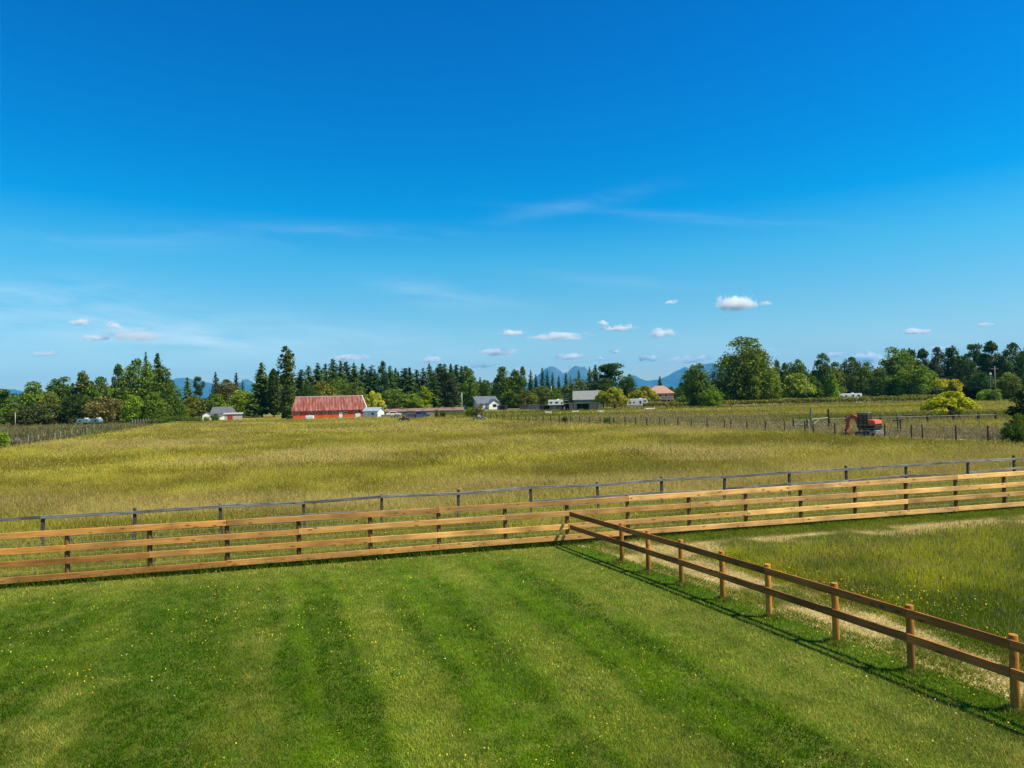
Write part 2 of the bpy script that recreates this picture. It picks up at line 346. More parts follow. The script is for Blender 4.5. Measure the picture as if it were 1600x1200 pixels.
def left_edge(x, y): return -(x) - (62 + (y-85)*.30)                      # positive: the berry ground at the far left
TRK = np.array([G(*q)[:2] for q in ((1350, 681.5), (1372, 682.5), (1440, 685.5), (1520, 688.5), (1610, 692.5), (1700, 696.5))])
def track_dist(x, y):
    best = np.full(len(x), 1e9); side = np.zeros(len(x))
    for a, b in zip(TRK[:-1], TRK[1:]):
        d = b-a; t = np.clip(((x-a[0])*d[0]+(y-a[1])*d[1])/(d@d), 0, 1); best = np.minimum(best, np.hypot(x-a[0]-t*d[0], y-a[1]-t*d[1]))
    return best
def meadow_belt(name, n, y0, y1, h0, h1, wd, dens_heads, label):
    x, y = sample_fan(n, y0, y1, .92)
    k = (d4(x, y) < -.12) & (right_of_boundary(x, y) < -.5) & (left_edge(x, y) < 0); 
    k &= track_dist(x, y) > .9
    x, y = x[k], y[k]; n = len(x); c = meadow_color(x, y)
    hh = (h0+(h1-h0)*RNG.random(n))*(.55+.9*fbm(x*.25, y*.3, 3, 161))
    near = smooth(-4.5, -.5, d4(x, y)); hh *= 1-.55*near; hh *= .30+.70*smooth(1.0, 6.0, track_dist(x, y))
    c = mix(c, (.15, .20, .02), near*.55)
    straw = jit((.62, .50, .13), n, .2); brown = jit((.28, .18, .05), n, .2); hc = np.where((RNG.random(n) < .55)[:, None], straw, brown)
    hc = .42*hc+.58*c
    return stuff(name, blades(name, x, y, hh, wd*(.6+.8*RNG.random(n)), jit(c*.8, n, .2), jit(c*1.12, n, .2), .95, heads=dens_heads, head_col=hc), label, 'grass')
meadow_belt('meadow_grass', 560000, 18.5, 48, .22, .52, .013, .25, 'tall olive and straw meadow grass just behind the wooden fences')
meadow_belt('meadow_grass', 400000, 48, 95, .25, .55, .034, .25, 'golden olive meadow grass across the middle of the big field')
meadow_belt('meadow_grass', 320000, 95, 192, .25, .55, .085, .25, 'hazy golden meadow grass at the far end of the big field')
# dark lush strip left standing under the four-rail fence
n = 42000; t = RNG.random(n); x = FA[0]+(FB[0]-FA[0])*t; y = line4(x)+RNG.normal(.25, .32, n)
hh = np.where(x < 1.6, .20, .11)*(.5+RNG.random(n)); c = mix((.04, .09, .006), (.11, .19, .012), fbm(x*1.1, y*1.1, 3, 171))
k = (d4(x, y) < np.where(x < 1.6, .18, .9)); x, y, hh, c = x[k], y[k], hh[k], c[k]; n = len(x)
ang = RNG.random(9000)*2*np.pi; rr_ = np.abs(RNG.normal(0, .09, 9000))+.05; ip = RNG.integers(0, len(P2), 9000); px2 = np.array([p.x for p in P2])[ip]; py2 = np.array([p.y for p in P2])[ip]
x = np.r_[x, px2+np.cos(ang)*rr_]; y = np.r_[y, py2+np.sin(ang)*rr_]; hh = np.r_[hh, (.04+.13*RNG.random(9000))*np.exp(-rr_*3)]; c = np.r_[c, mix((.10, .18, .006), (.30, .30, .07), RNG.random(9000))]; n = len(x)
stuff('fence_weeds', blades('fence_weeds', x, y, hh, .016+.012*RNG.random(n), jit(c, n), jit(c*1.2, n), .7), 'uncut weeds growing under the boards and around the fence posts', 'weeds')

# --- right paddock: tall flowering grass, cut margins
def mown_margin(x, y):
    wob = .7*(fbm(x*.5, y*.5, 3, 181)-.5); a = d2(x, y)+wob*1.3; b = d4(x, y)+wob*1.2
    return np.minimum(a-(1.55+.75*smooth(9, 20, y)), b-2.9)                  # > 0: tall grass
x, y = sample_fan(1150000, 5.5, 28, .95); k = (d2(x, y) > .35) & (d4(x, y) > .12); x, y = x[k], y[k]
mm = mown_margin(x, y); tall = mm > 0
xt, yt = x[tall], y[tall]; m = mm[tall]; n = len(xt)
n1 = fbm(xt*.28, yt*.35, 4, 191); n2 = fbm(xt*1.3, yt*1.3, 3, 192)
c = mix((.115, .190, .003), (.42, .43, .018), smooth(.36, .64, .6*n1+.4*n2)); c = mix(c, (.32, .24, .06), smooth(.48, .66, fbm(xt*.4+9, yt*.6, 3, 193))*.65)
hh = (.16+.26*RNG.random(n))*(.5+1.0*n1)*smooth(-.3, .9, m)
hc = np.where((RNG.random(n) < .5)[:, None], (.40, .36, .17), (.24, .17, .08))
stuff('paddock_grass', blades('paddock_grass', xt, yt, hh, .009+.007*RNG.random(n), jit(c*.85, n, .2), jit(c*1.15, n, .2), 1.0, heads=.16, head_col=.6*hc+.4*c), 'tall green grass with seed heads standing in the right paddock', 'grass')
xc, yc = x[~tall], y[~tall]; a_ = d2(xc, yc); b_ = d4(xc, yc)
straw = np.maximum(smooth(.65, .95, a_)*smooth(2.6, 1.9, a_), smooth(1.0, 1.4, b_)*smooth(3.5, 2.8, b_))
straw *= .12+.88*smooth(.38, .54, fbm(xc*.55+5, yc*.55, 4, 201)); keep = RNG.random(len(xc)) > straw*.45
xc, yc, straw = xc[keep], yc[keep], straw[keep]; n = len(xc)
c = mix(mix((.075, .165, .006), (.24, .26, .03), fbm(xc*1.2, yc*1.2, 3, 202)), (.62, .49, .22), straw*.92)
hh = (.04+.06*RNG.random(n))*(1.4-.8*straw)*(.45+.55*smooth(.4, 1.1, d2(xc, yc)))*(.6+.9*fbm(xc*1.4, yc*1.4, 3, 203))
stuff('cut_grass', blades('cut_grass', xc, yc, hh, .013+.008*RNG.random(n), jit(c*.85, n), jit(c*1.1, n), 1.3), 'cut margin of green stubble and pale hay along the paddock rails', 'hay')
x, y = sample_fan(60000, 8, 27, .95); k = (d2(x, y) > .4) & (d4(x, y) > 1); x, y = x[k], y[k]; k = (mown_margin(x, y) > .1) & (RNG.random(len(x)) < smooth(.42, .68, fbm(x*.45, y*.45, 3, 211)*.7+.3*fbm(x*2, y*2, 2, 212))*.55); x, y = x[k], y[k]
flowers('buttercups', x, y, .18+.22*RNG.random(len(x)), .009+.008*RNG.random(len(x)), np.tile((.78, .66, .05), (len(x), 1)), 'yellow buttercups scattered through the right paddock')
x, y = sample_fan(50000, 18, 60, .92); k = (d4(x, y) < -.3); x, y = x[k], y[k]; k = RNG.random(len(x)) < smooth(.40, .66, fbm(x*.2, y*.3, 3, 221)*.7+.3*fbm(x*2, y*2, 2, 222))*.5; x, y = x[k], y[k]
flowers('meadow_flowers', x, y, .25+.22*RNG.random(len(x)), (.007+.008*RNG.random(len(x)))*(1+y/70), np.tile((.74, .62, .06), (len(x), 1)), 'small yellow flowers scattered through the big meadow')

# --- far pastures right of the boundary fence, scrub ground at the far left
x, y = sample_fan(330000, 45, 246, .95, 0); k = right_of_boundary(x, y) > .6; x, y = x[k], y[k]; n = len(x)
band = fbm(x*.012+3, y*.05, 4, 231); c = mix((.13, .17, .012), (.42, .37, .05), smooth(.40, .60, band))
px_ = 800+F*x/y; sandy = smooth(4.5, 1.5, np.abs(y-240.5))*np.maximum(smooth(1125, 1135, px_)*smooth(1245, 1225, px_), smooth(1325, 1335, px_)*smooth(1455, 1440, px_))
c = mix(c, (.30, .23, .12), smooth(.5, .66, fbm(x*.03+20, y*.09, 4, 241))*.8)
c = mix(c, (.30, .24, .13), smooth(34, 10, right_of_boundary(x, y))*smooth(10, 30, x)*.65)
c = mix(c, (.80, .62, .44), sandy*.95); hh = (.25+.4*RNG.random(n))*(.6+.8*fbm(x*.2, y*.2, 3, 242)); wd = .015+y*.0009
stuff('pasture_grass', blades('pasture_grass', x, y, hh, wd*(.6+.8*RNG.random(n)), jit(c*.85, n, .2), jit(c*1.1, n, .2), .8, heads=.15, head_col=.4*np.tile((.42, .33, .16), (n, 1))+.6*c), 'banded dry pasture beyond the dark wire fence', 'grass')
x, y = sample_fan(90000, 80, 205, .92, 0); k = (left_edge(x, y) > .5) & (y < 196); x, y = x[k], y[k]; n = len(x)
c = mix((.10, .085, .045), (.20, .17, .08), fbm(x*.2, y*.3, 4, 251)); c = mix(c, (.13, .20, .04), smooth(.56, .7, fbm(x*.15, y*.2, 3, 252))*.8)
row = .5+.5*np.sin(y*2*np.pi/3.6+x*.2)
hh = (.35+.75*RNG.random(n)*row); wd = .16+.1*RNG.random(n)
stuff('berry_scrub', blades('berry_scrub', x, y, hh, wd, jit(c, n, .25), jit(c*1.1, n, .25), .3), 'brownish rows of low berry bushes in front of the left wood', 'bushes')

# ------------------------------------------------------------------ mountains
def ridge(name, Y, prof, depth, seed, label):
    """a range with its own depth; prof = list of (pixel x, pixel y) along its skyline"""
    px = np.array([p[0] for p in prof], float); hz = np.array([AT(p[0], p[1], Y).z for p in prof]); xm = np.array([AT(p[0], p[1], Y).x for p in prof])
    nx = 260; ny = 26; xs = np.linspace(xm[0], xm[-1], nx); top = np.interp(xs, xm, hz)
    top = np.maximum(top + (fbm(xs*.012, xs*0+seed, 4, seed)-.5)*.11*top.clip(0), 2)
    V = []
    for j in range(ny):
        v = j/(ny-1)*2-1
        prof_ = np.clip(1-np.abs(v), 0, 1)**1.15
        z = top*prof_*(.78+.44*fbm(xs*.006, np.full(nx, j*.32+seed), 4, seed+9) if abs(v) > .08 else 1.0)
        sh = (fbm(xs*.004, np.full(nx, j*.3), 3, seed+4)-.5)*260*(1-abs(v))
        V.append(np.c_[xs, np.full(nx, Y+v*depth)+sh, z-3])
    V = np.concatenate(V); f = [(j*nx+i, j*nx+i+1, (j+1)*nx+i+1, (j+1)*nx+i) for j in range(ny-1) for i in range(nx-1)]
    me = big_mesh(name, V, f, 4, M_MTN); o = struct(name, me); o['label'] = label; return o
def mtn_material():
    m, n, l, p = new_mat('mountain rock and forest')
    g = n.new('ShaderNodeNewGeometry'); s = n.new('ShaderNodeSeparateXYZ'); l.new(g.outputs['Position'], s.inputs[0])
    z = n.new('ShaderNodeTexNoise'); z.inputs['Scale'].default_value = .006; z.inputs['Detail'].default_value = 8; l.new(g.outputs['Position'], z.inputs['Vector'])
    a = n.new('ShaderNodeMath'); a.operation = 'MULTIPLY_ADD'; l.new(s.outputs[2], a.inputs[0]); a.inputs[1].default_value = .0012; l.new(z.outputs[0], a.inputs[2])
    r = n.new('ShaderNodeValToRGB'); e = r.color_ramp.elements; e[0].position = .5; e[0].color = (.012, .05, .05, 1); e[1].position = 1.18; e[1].color = (.05, .08, .09, 1)
    k = e.new(.98); k.color = (.025, .06, .07, 1)
    l.new(a.outputs[0], r.inputs[0])
    z2 = n.new('ShaderNodeTexNoise'); z2.inputs['Scale'].default_value = .011; z2.inputs['Detail'].default_value = 6; l.new(g.outputs['Position'], z2.inputs['Vector'])
    sn = n.new('ShaderNodeMath'); sn.operation = 'MULTIPLY_ADD'; l.new(s.outputs[2], sn.inputs[0]); sn.inputs[1].default_value = .0005; l.new(z2.outputs[0], sn.inputs[2])
    mr = n.new('ShaderNodeMapRange'); mr.inputs[1].default_value = .90; mr.inputs[2].default_value = .99; l.new(sn.outputs[0], mr.inputs[0])
    mx = n.new('ShaderNodeMix'); mx.data_type = 'RGBA'; l.new(mr.outputs[0], mx.inputs['Factor']); l.new(r.outputs[0], mx.inputs['A']); mx.inputs['B'].default_value = (.75, .78, .8, 1)
    l.new(mx.outputs['Result'], p.inputs['Base Color']); p.inputs['Roughness'].default_value = .9; return m
M_MTN = mtn_material()
ridge('mountain', 15200, [(-260, 600), (-120, 596), (-40, 604), (8, 606), (24, 607), (60, 618), (140, 625), (230, 618), (262, 600), (278, 590), (288, 587), (298, 591), (315, 593), (328, 596), (350, 606), (376, 597), (386, 591), (396, 595), (420, 610), (470, 618)], 1700, 3, 'blue range peeping between the left wood and the poplar')
ridge('mountain', 15000, [(770, 616), (815, 604), (835, 590), (845, 580), (852, 573), (862, 569), (868, 572), (876, 579), (882, 583), (887, 580), (893, 572), (899, 568), (905, 572), (912, 571), (920, 578), (930, 590), (955, 596), (978, 592), (990, 584), (998, 589), (1008, 594), (1030, 592), (1048, 584), (1060, 577), (1070, 571), (1078, 577), (1090, 572), (1100, 568), (1112, 565), (1125, 572), (1150, 590), (1250, 600), (1400, 604), (1700, 596)], 2000, 8, 'blue twin peaks and long shoulder beyond the farm houses')

# ------------------------------------------------------------------ trees
def leaf_quads(C, Nn, s, el=1.25, up=None):
    """one leaf clump quad per centre; Nn facing; s size"""
    n = len(C); r = RNG.standard_normal((n, 3)) if up is None else up+.35*RNG.standard_normal((n, 3))
    u = np.cross(Nn, r); u /= np.linalg.norm(u, axis=1, keepdims=True)+1e-9; v = np.cross(Nn, u)
    s = s[:, None]*.5; V = np.empty((n, 4, 3))
    if up is not None: u, v = v, u
    V[:, 0] = C-u*s*el*(1+0*s); V[:, 1] = C+v*s*.8; V[:, 2] = C+u*s*el; V[:, 3] = C-v*s*.8+Nn*s*.3
    return V.reshape(-1, 3)
def crown_mesh(name, C, Nn, s, val, el=1.25, up=None):
    n = len(C); V = leaf_quads(C, Nn, s, el, up); c = np.repeat(val, 4, 0)
    return big_mesh(name, V, np.arange(4*n).reshape(n, 4), 4, M_LEAF, c)
def unit(v): return v/(np.linalg.norm(v, axis=-1, keepdims=True)+1e-9)
def leaf_val(n, base):
    g = base*(1+.28*RNG.standard_normal(n)).clip(.4, 1.9); warm = .12*RNG.standard_normal(n)
    return np.c_[g*(1+warm), g, g*(1-warm)].clip(.05, 3)
def broad_crown(asp, leaders, nb, nl, leaf, zlo=.03, rb=(.055, .10), column=False, fill_=.24):
    """unit-height broadleaf crown made of several leaders, each carrying many leaf clumps; asp = width/height"""
    cs = []; rs = []; ax = []
    for i in range(leaders):
        a = i*2*math.pi/leaders+RNG.random(); q = (0.0 if i == 0 else (.14+.16*RNG.random()))*asp
        ax.append((math.cos(a)*q, math.sin(a)*q, 1.0 if i == 0 else (.86+.12*RNG.random() if column else .70+.27*RNG.random()), asp*(.27+.09*RNG.random())))
    for k in range(nb):
        x, y, hi, wd = ax[k % leaders]; t = RNG.random()**.85
        env = wd*(min(1, (.35+t/.25))*min(1, (1-t)/.13)**.42 if column else math.sqrt(max(.02, 1-(2*t-.86)**2/1.32))); rad = (rb[0]+(rb[1]-rb[0])*RNG.random())*min(1, .55+asp*.6)*(1.15-.4*t)
        a = RNG.random()*2*math.pi; r = env*RNG.random()**.4*.86
        z = min(zlo+(hi-zlo)*t, hi-rad*.7); cs.append((x+math.cos(a)*r, y+math.sin(a)*r, z)); rs.append(rad)
    cs = np.array(cs); rs = np.array(rs); w = rs**2; pick = RNG.choice(nb, nl, p=w/w.sum())
    d = unit(RNG.standard_normal((nl, 3))); rr = rs[pick]*(.35+.95*RNG.random(nl)**.7)
    C = cs[pick]+d*rr[:, None]*np.array((1, 1, .85)); C[:, 2] = C[:, 2].clip(.012, 1.0)
    fill = np.where(RNG.random(nl) < fill_)[0]; A_ = np.array(ax); li = RNG.integers(0, leaders, len(fill)); t = RNG.random(len(fill))**.8      # loose leaves between the clumps
    ev = A_[li, 3]*(np.minimum(1, .35+t/.25)*np.minimum(1, (1-t)/.13)**.42 if column else np.sqrt(np.clip(1-(2*t-.86)**2/1.32, .02, 1))); a = RNG.random(len(fill))*2*np.pi; r = ev*RNG.random(len(fill))**.45
    C[fill] = np.c_[A_[li, 0]+np.cos(a)*r, A_[li, 1]+np.sin(a)*r, zlo+(A_[li, 2]-zlo)*t]
    Nn = unit(d*.8+.7*RNG.standard_normal((nl, 3))+np.array((0, 0, .25)))
    bv = (1+.20*RNG.standard_normal(nb)).clip(.6, 1.5)
    return crown_mesh('crown', C, Nn, leaf*(.6+.8*RNG.random(nl)), leaf_val(nl, bv[pick]))
def conifer_crown(asp, levels, leaf, zlo=.05, gap=.0):
    C = []; Nn = []
    for i in range(levels):
        z0 = zlo+(1-zlo)*(i+.6*RNG.random())/levels; R = asp/2*((1-z0)**.68)*(.62+.62*RNG.random())+.016
        nbr = int(6+10*(1-z0)); 
        for b in range(nbr):
            if RNG.random() < gap: continue
            a = RNG.random()*2*math.pi; Lb = R*(.55+.6*RNG.random()); m = max(3, int(3+Lb/(leaf*.42)))
            t = np.linspace(.12, 1, m)+.06*RNG.standard_normal(m); rad = Lb*t
            z = z0+.03*(1-z0)-.14*Lb*t**1.4+.012*RNG.standard_normal(m)+.03*Lb*t**4
            sp = .14*Lb*RNG.standard_normal(m)*t
            C.append(np.c_[np.cos(a)*rad-np.sin(a)*sp, np.sin(a)*rad+np.cos(a)*sp, z])
            Nn.append(np.c_[np.full(m, .45*math.cos(a)), np.full(m, .45*math.sin(a)), np.ones(m)]+.45*RNG.standard_normal((m, 3)))
    C = np.concatenate(C); Nn = unit(np.concatenate(Nn)); C[:, 2] = C[:, 2].clip(.01, 1.02); n = len(C)
    s = leaf*(.55+.7*RNG.random(n))*(1.05-.5*C[:, 2])
    return crown_mesh('crown', C, Nn, s, leaf_val(n, np.ones(n)), 1.5)
def column_crown(asp, nl, leaf, zlo=.05):
    """lombardy poplar: narrow column of steep tufts"""
    z = zlo+(1-zlo)*RNG.random(nl); t = (z-zlo)/(1-zlo); a = RNG.random(nl)*2*np.pi
    lob = .78+.34*fbm(a*1.2+z*3, z*9, 3, 301); env = asp/2*np.minimum(1, (t/.12)**.5)*np.clip((1-t)/.32, 0, 1)**.45*lob
    r = env*(.35+.68*RNG.random(nl)**.5); C = np.c_[np.cos(a)*r, np.sin(a)*r, z]
    Nn = unit(np.c_[np.cos(a), np.sin(a), .2+0*a]+.75*RNG.standard_normal((nl, 3)))
    bl = (.72+.6*fbm(a*1.3, z*11, 2, 311))
    return crown_mesh('crown', C, Nn, leaf*(.6+.8*RNG.random(nl)), leaf_val(nl, bl), 1.7, np.tile((0, 0, 1.), (nl, 1)))
def willow_crown(asp, nl, leaf):
    nb = 44; cs = []
    for i in range(nb):
        a = RNG.random()*2*math.pi; q = math.sqrt(RNG.random()); r = asp/2*.72*q; cs.append((math.cos(a)*r, math.sin(a)*r, min(.9, .90-.42*q**2-.22*RNG.random()), .07+.07*RNG.random()))
    cs = np.array(cs); pick = RNG.integers(0, nb, nl); d = unit(RNG.standard_normal((nl, 3))); d[:, 2] = np.abs(d[:, 2])*1.0-.2
    C = cs[pick, :3]+d*cs[pick, 3:4]*np.array((1, 1, .9)); drop = RNG.random(nl)**1.3*.62*(C[:, 2])*(.35+.65*vnoise(np.arctan2(d[:,1],d[:,0])*2.5, cs[pick,2]*9, 5)); rim = np.linalg.norm(C[:, :2], axis=1)/(asp/2)
    C[:, 2] -= drop*np.clip(rim, .2, 1); C[:, :2] *= (1+.06*drop)[:, None]; C[:, 2] = C[:, 2].clip(.02, 1)
    Nn = unit(np.c_[d[:, :2], .25+0*d[:, 2]]+.6*RNG.standard_normal((nl, 3)))
    bv = (1+.2*RNG.standard_normal(nb)).clip(.65, 1.4)
    return crown_mesh('crown', C, Nn, leaf*(.6+.8*RNG.random(nl)), leaf_val(nl, bv[pick]), 1.9, np.tile((0, 0, 1.), (nl, 1)))
def pine_crown(asp, npad, nl, leaf):
    """open crown of flat pads on spreading limbs"""
    cs = []
    for i in range(npad):
        t = .25+.75*RNG.random(); a = RNG.random()*2*math.pi; r = asp/2*(.95-.55*abs(t-.55))*RNG.random()**.85*(1.15-.5*t)
        cs.append((math.cos(a)*r, math.sin(a)*r, t*.94, .10+.09*RNG.random()))
    cs = np.array(cs); pick = RNG.integers(0, npad, nl); d = unit(RNG.standard_normal((nl, 3)))
    C = cs[pick, :3]+d*cs[pick, 3:4]*np.array((asp*1.2, asp*1.2, .42))*RNG.random((nl, 1))**.4; C[:, 2] = C[:, 2].clip(.02, 1)
    Nn = unit(d*.5+.7*RNG.standard_normal((nl, 3))+np.array((0, 0, .5)))
    return crown_mesh('crown', C, Nn, leaf*(.6+.8*RNG.random(nl)), leaf_val(nl, (1+.2*RNG.standard_normal(npad)).clip(.6, 1.5)[pick]))
def trunk_mesh(top, r, limbs=5, asp=.6):
    m = MB(); m.tube((0, 0, -.01), (.004, .003, top*.5), r, r*.7, 8); m.tube((.004, .003, top*.5), (0, 0, top), r*.7, r*.15, 8)
    for i in range(limbs):
        a = i*2.4+RNG.random(); z = top*(.25+.5*i/max(1, limbs)); l_ = asp*.33*(.6+.6*RNG.random())
        m.tube((0, 0, z), (math.cos(a)*l_, math.sin(a)*l_, z+l_*.8), r*.4, r*.08, 6)
    return m.mesh('trunk', M_BARK, True)
KIND = {
 'broad': [(broad_crown(.78, 4, 90, 7600, .032), .78), (broad_crown(.78, 5, 100, 7800, .032), .78), (broad_crown(.78, 3, 80, 7200, .033), .78), (broad_crown(.78, 6, 110, 8000, .031), .78)],
 'tall':  [(broad_crown(.48, 3, 80, 6200, .028), .48), (broad_crown(.48, 2, 70, 5800, .028), .48), (broad_crown(.48, 4, 84, 6400, .028), .48)],
 'big':   [(broad_crown(.95, 9, 240, 21000, .024, .03, (.05, .09), False, .42), .95)],
 'fir':   [(conifer_crown(.46, 36, .046), .46), (conifer_crown(.42, 40, .044), .42), (conifer_crown(.50, 32, .048, .04, .08), .50)],
 'fir_thin': [(conifer_crown(.30, 42, .038, .04, .08), .30), (conifer_crown(.32, 38, .038, .06, .12), .32)],
 'poplar': [(broad_crown(.27, 5, 190, 10000, .020, .01, (.022, .040), True), .27)],
 'spire': [(column_crown(.13, 2200, .026), .13)],
 'willow': [(willow_crown(1.05, 6500, .034), 1.05), (willow_crown(1.05, 6500, .034), 1.05)],
 'pine':  [(pine_crown(.75, 40, 5200, .034), .75), (pine_crown(.75, 36, 4400, .034), .75)],
 'bush':  [(broad_crown(1.3, 5, 60, 4600, .055, .02, (.10, .17)), 1.3), (broad_crown(1.3, 6, 64, 4600, .055, .02, (.10, .16)), 1.3)],
}
TRUNK = {'broad': trunk_mesh(.7, .022, 6, .7), 'tall': trunk_mesh(.8, .016, 5, .4), 'big': trunk_mesh(.7, .03, 8, .9), 'fir': trunk_mesh(.96, .014, 0), 'fir_thin': trunk_mesh(.97, .010, 0),
         'poplar': trunk_mesh(.85, .016, 4, .2), 'spire': trunk_mesh(.9, .010, 0), 'willow': trunk_mesh(.7, .03, 6, .8), 'pine': trunk_mesh(.9, .016, 7, .8), 'bush': trunk_mesh(.5, .03, 4, .9)}
NAMES = {'broad': 'broadleaf_tree', 'tall': 'broadleaf_tree', 'big': 'broadleaf_tree', 'fir': 'conifer_tree', 'fir_thin': 'conifer_tree', 'poplar': 'poplar_tree', 'spire': 'poplar_tree',
         'willow': 'willow_tree', 'pine': 'pine_tree', 'bush': 'shrub'}
DK, DG, MG, BG, YG, BR, OL, LIM = (.062, .110, .020), (.095, .155, .022), (.140, .215, .022), (.19, .29, .020), (.40, .40, .035), (.165, .15, .042), (.155, .185, .028), (.34, .44, .018)
tcount = {}
def tree(kind, px, ytop, Y, wpx, col, label, group=None, cat='tree', zb=0.0):
    i = tcount.get(kind, 0); tcount[kind] = i+1
    me, asp = KIND[kind][i % len(KIND[kind])]
    b = AT(px, ytop, Y); h = b.z-zb; wm = wpx/F*Y*1.12
    r = thing(NAMES[kind], label, cat if kind != 'bush' else 'shrub', (b.x, Y, zb), RNG.random()*6.28, group)
    k = wm/asp; r.scale = (k, k, h)
    link('trunk', TRUNK[kind], r)
    c = link('crown', me, r); f = 1+.10*RNG.standard_normal(); c.color = (col[0]*f*(1+.05*RNG.standard_normal()), col[1]*f, col[2]*f, 1)
    return r
g = 'trees of the left wood'
for a in [('pine', 6, 606, 212, 36, DG, 'small dark pine at the far left end of the left wood'),
          ('broad', 52, 596, 216, 50, MG, 'rounded green tree with knobbly top near the left end of the left wood'),
          ('broad', 100, 589, 214, 46, DG, 'dark full tree standing above the brown berry rows in the left wood'),
          ('tall', 130, 579, 216, 36, OL, 'taller olive tree right of the dark full one in the left wood'),
          ('broad', 158, 589, 212, 42, MG, 'lower pale topped tree in the middle of the left wood'),
          ('tall', 184, 569, 222, 28, DG, 'twin topped tree left of the tallest crowns in the left wood'),
          ('broad', 214, 561, 216, 50, MG, 'big round crowned tree beside the two spires of the left wood'),
          ('fir', 228, 551, 230, 26, DK, 'tallest pointed conifer rising out of the left wood, left of two'),
          ('fir', 246, 552, 228, 40, DK, 'wide tiered conifer at the right end of the left wood, right of two'),
          ('broad', 255, 574, 209, 50, DG, 'broad dark tree sloping down at the right edge of the left wood'),
          ('bush', 60, 632, 198, 70, (.075, .09, .028), 'dark spreading thicket tree under the rounded tree of the left wood'),
          ('bush', 165, 619, 199, 60, BR, 'reddish brown low tree in front of the middle of the left wood'),
          ('broad', 206, 617, 200, 36, BG, 'bright green small tree at the foot of the two spires'),
          ('broad', 20, 630, 203, 44, MG, 'green low tree by the pale pole at the far left'),
          ('broad', 115, 617, 201, 48, DK, 'blackish low tree directly behind the blue grey trailers'),
          ('broad', 242, 612, 200, 42, MG, 'medium green tree at the front right corner of the left wood'),
          ('broad', 80, 612, 207, 40, OL, 'olive tree between the rounded tree and the dark full tree'),
          ('broad', 266, 600, 206, 30, DG, 'dark small tree at the mountain gap beside the left wood')]:
    tree(*a, g)
g = 'trees around the grey roofed house'
for a in [('fir', 293, 589, 262, 28, DG, 'narrow conifer just right of the mountain gap'), ('pine', 311, 588, 256, 22, DK, 'sparse scraggly pine above the grey roofed house'),
          ('fir', 337, 582, 272, 26, DK, 'dark pointed conifer above the right half of the grey roof'), ('fir_thin', 369, 582, 274, 17, DK, 'slim conifer between the pointed one and the tall fir'),
          ('fir_thin', 379, 593, 276, 13, DG, 'little conifer tip left of the second mountain gap'), ('broad', 353, 593, 266, 44, BR, 'brownish rounded tree behind the grey roofed house'),
          ('broad', 338, 615, 258, 40, MG, 'green bushy tree directly behind the grey roof'), ('broad', 374, 610, 255, 46, BG, 'bright green tree right of the grey roofed house'),
          ('fir', 408, 566, 236, 44, DG, 'tall full fir left of the lombardy poplar'), ('spire', 427, 577, 232, 14, DK, 'thin dark poplar standing close beside the lombardy poplar'),
          ('poplar', 447, 541, 202, 26, (.115, .165, .03), 'tall lombardy poplar at the left end of the red barn'),
          ('broad', 300, 618, 252, 40, OL, 'olive tree left of the grey roofed house'), ('broad', 278, 628, 240, 44, MG, 'low green tree under the mountain gap'),
          ('broad', 396, 618, 246, 30, MG, 'green tree filling in left of the tall fir foot')]:
    tree(*a, g)
g = 'conifers behind the red barn'
CON = [(470, 577), (482, 571), (496, 568), (508, 568), (520, 561), (532, 563), (541, 565), (553, 568), (566, 568), (580, 571), (609, 571), (618, 576), (632, 575), (640, 574), (651, 577), (661, 575), (671, 569), (683, 574), (688, 568), (694, 568), (705, 575), (713, 570), (727, 572)]
ORD = ['first', 'second', 'third', 'fourth', 'fifth', 'sixth', 'seventh', 'eighth', 'ninth', 'tenth', 'eleventh', 'twelfth', 'thirteenth', 'fourteenth', 'fifteenth', 'sixteenth', 'seventeenth', 'eighteenth', 'nineteenth', 'twentieth', 'twenty-first', 'twenty-second', 'twenty-third']
for i, (x_, t_) in enumerate(CON):
    wp = 33+12*((i*7) % 5)/4
    where = 'above the barn roof' if x_ < 572 else 'right of the barn roof'
    tree('fir' if i % 3 else 'fir_thin', x_, t_, 325+((i*37) % 60), wp, (DK, DG, (.08, .135, .03))[i % 3], f'dark pointed conifer {where}, {ORD[i]} from the poplar in its row', g)
g = 'trees beside and behind the red barn'
for a in [('broad', 476, 599, 232, 38, DK, 'blackish layered tree just right of the poplar above the barn'), ('broad', 503, 595, 242, 46, (.23, .215, .03), 'yellow olive rounded tree above the left half of the barn roof'),
          ('broad', 528, 589, 262, 40, MG, 'green tree above the middle of the barn roof'), ('broad', 552, 597, 256, 38, OL, 'dull green tree above the right half of the barn roof'),
          ('willow', 584, 609, 226, 38, YG, 'golden willow at the right end of the red barn'), ('tall', 598, 564, 332, 24, (.055, .095, .03), 'tall rounded poplar like tree above the golden willow'),
          ('broad', 620, 608, 262, 52, MG, 'wide green tree right of the golden willow'), ('bush', 612, 632, 240, 34, (.05, .06, .03), 'dark purple tinged shrub behind the blue roofed shed'),
          ('broad', 645, 616, 262, 34, BG, 'light green small tree left of the lime green one'), ('tall', 662, 602, 264, 22, LIM, 'lime green young tree among dark trees behind the sheds'),
          ('fir', 678, 588, 268, 34, DK, 'dark dense conifer right of the lime green tree'), ('tall', 697, 582, 272, 32, (.062, .075, .028), 'brown green tapering tree left of the utility pole')]:
    tree(*a, g)
g = 'trees behind the white house'
